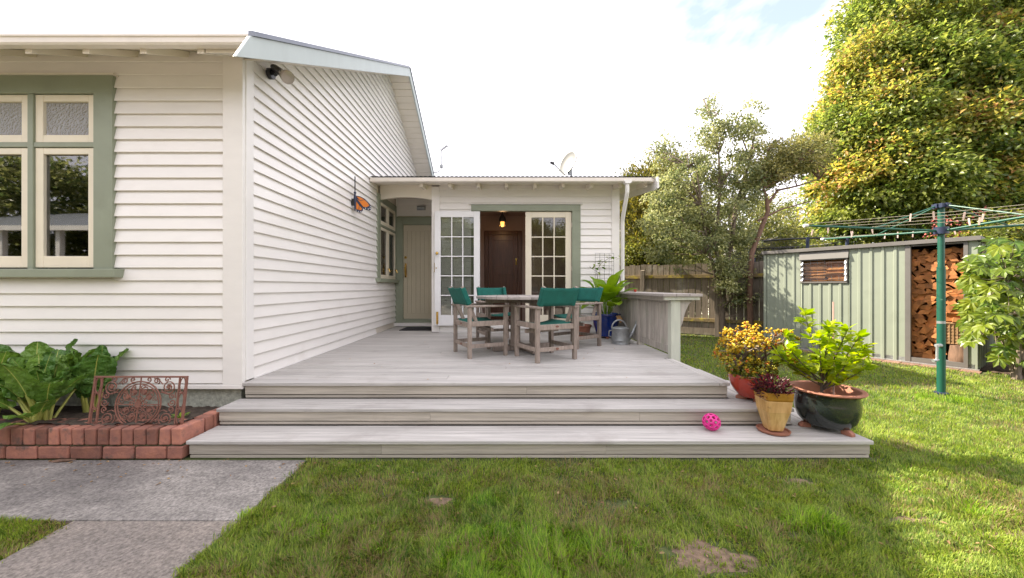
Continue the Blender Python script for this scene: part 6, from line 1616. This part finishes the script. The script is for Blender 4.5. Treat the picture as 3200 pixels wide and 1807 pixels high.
for (x, y, rx, ry, s_) in spots_:
    if s_ < .65: continue
    k_ = 22; mb = MB(); ph = rnd.uniform(0, 6); ring_ = []
    for q in range(k_):
        t_ = 2 * math.pi * q / k_; f_ = .85 + .22 * math.sin(3 * t_ + ph) + rnd.uniform(-.12, .12); f_ *= .8; ring_.append((x + rx * f_ * math.cos(t_), y + ry * f_ * math.sin(t_), .0022))
    mb.add([(x, y, .006)] + ring_, [(0, 1 + q, 1 + (q + 1) % k_) for q in range(k_)])
    tag(mb.build('soil_patch', M['baresoil'], smooth=True), kind='structure')
X, Y, bare = X[ok], Y[ok], bare[ok]; n = len(X)
tuft = np.zeros(n)
for (x, y, r, s) in ((1.62, 1.93, .16, 1.0), (.05, 1.72, .35, .9), (-.12, 2.13, .12, .6), (-.62, 1.75, .06, .7), (.45, 1.75, .25, .7), (-1.0, 1.9, .3, .4), (2.7, 2.05, .2, .5), (4.9, 4.1, .35, .6), (-1.42, 2.0, .1, .4), (2.45, 2.25, .1, .4)):
    tuft = np.maximum(tuft, s * np.exp(-(((X - x) / r) ** 2 + ((Y - y) / (r * .6)) ** 2)))
tn = vnoise(X * 3.1 + 9, Y * 4, 12)
cw = vnoise(X * 17, Y * 17, 31); h = (.014 + .022 * nrg.random(n) ** 2 + .018 * tn + .016 * cw) * (1 + 1.3 * tuft) * .8 + .0010 * Y
wd_ = np.maximum(.0046, .0014 * Y) * nrg.uniform(.7, 1.3, n)
az = vnoise(X * 6, Y * 6, 32) * 4 * np.pi + nrg.normal(size=n) * .9; lean = np.abs(nrg.normal(size=n)) * .62 + .15
hd = np.stack([np.cos(az), np.sin(az), np.zeros(n)], 1); sdv = np.stack([-np.sin(az), np.cos(az), np.zeros(n)], 1)
B = np.stack([X, Y, np.zeros(n)], 1)
up_ = np.array([0, 0, 1.0])
m1 = B + up_ * (h * np.cos(lean * .5) * .55)[:, None] + hd * (h * np.sin(lean * .5) * .55)[:, None]
tp_ = m1 + up_ * (h * np.cos(lean * 1.3) * .5)[:, None] + hd * (h * np.sin(lean * 1.3) * .6)[:, None]
w2 = (wd_ / 2)[:, None]
V = np.stack([B - sdv * w2, B + sdv * w2, m1 + sdv * w2 * .8, m1 - sdv * w2 * .8, tp_], 1).reshape(-1, 3)
cn_ = np.clip(vnoise(X * 1.3, Y * 1.6, 21) * .35 + vnoise(X * 5, Y * 6, 22) * .3 + vnoise(X * 22, Y * 22, 23) * .35 + nrg.normal(size=n) * .32, 0, 1)[:, None]
C = mixc((.07, .14, .022), (.34, .41, .075), cn_) 
dry = (nrg.random(n) < (.10 + .5 * np.clip((bare - .5) * 4, 0, 1)))[:, None]
C = np.where(dry, mixc((.22, .17, .08), (.30, .25, .11), nrg.random((n, 1))), C)
C = np.where((tuft[:, None] > .3) & ~dry, C * np.array([[1.1, 1.25, .9]]), C)
i5 = np.arange(n)[:, None] * 5
me = bpy.data.meshes.new('grass'); V = V.astype(np.float32)
me.vertices.add(len(V)); me.vertices.foreach_set('co', V.ravel())
li_ = np.concatenate([i5 + np.array([[0, 1, 2, 3]]), i5 + np.array([[3, 2, 4]])], 1)      # quad + tri per blade
me.loops.add(n * 7); me.loops.foreach_set('vertex_index', li_.ravel().astype(np.int32))
ls = (np.arange(n)[:, None] * 7 + np.array([[0, 4]])).ravel().astype(np.int32)
me.polygons.add(n * 2); me.polygons.foreach_set('loop_start', ls); me.update(calc_edges=True)
at = me.color_attributes.new('Col', 'FLOAT_COLOR', 'POINT'); c4 = np.ones((len(V), 4), np.float32); c4[:, :3] = np.repeat(C, 5, 0); at.data.foreach_set('color', c4.ravel())
me.materials.append(M['grass'])
o = bpy.data.objects.new('grass', me); COL.objects.link(o); tag(o, 'short mown green grass with longer tufts covering the lawn', 'grass', kind='stuff')

# fallen bits on the path, treads and lawn
n = 150
lx = np.concatenate([nrg.uniform(-3.9, -1.4, 60), nrg.uniform(-1.4, 3.4, 60), nrg.uniform(-2.2, 2.4, 30)]); ly = np.concatenate([2.655 - np.abs(nrg.normal(size=60)) * .18, nrg.uniform(1.65, 2.6, 60), nrg.uniform(3.3, 6.5, 30)])
lz = np.concatenate([np.full(60, .016), np.full(60, .03), np.full(30, .426)])
P = np.stack([lx, ly, lz], 1); a = nrg.uniform(0, 6.28, n); D = np.stack([np.cos(a), np.sin(a), nrg.normal(size=n) * .1], 1); Nn = unit(nrg.normal(size=(n, 3)) * .3 + np.array([0, 0, 1.]))
C = mixc((.22, .11, .05), (.48, .33, .16), nrg.random((n, 1)))
V, F, CC = leaf_arrays(P, D, Nn, nrg.uniform(.012, .032, n), nrg.uniform(.006, .016, n), C)
tag(np_obj('leaf_litter', V, F, CC, M['dullleaf']), 'scattered dry leaf bits on the path, deck and lawn', 'leaf litter', kind='stuff')
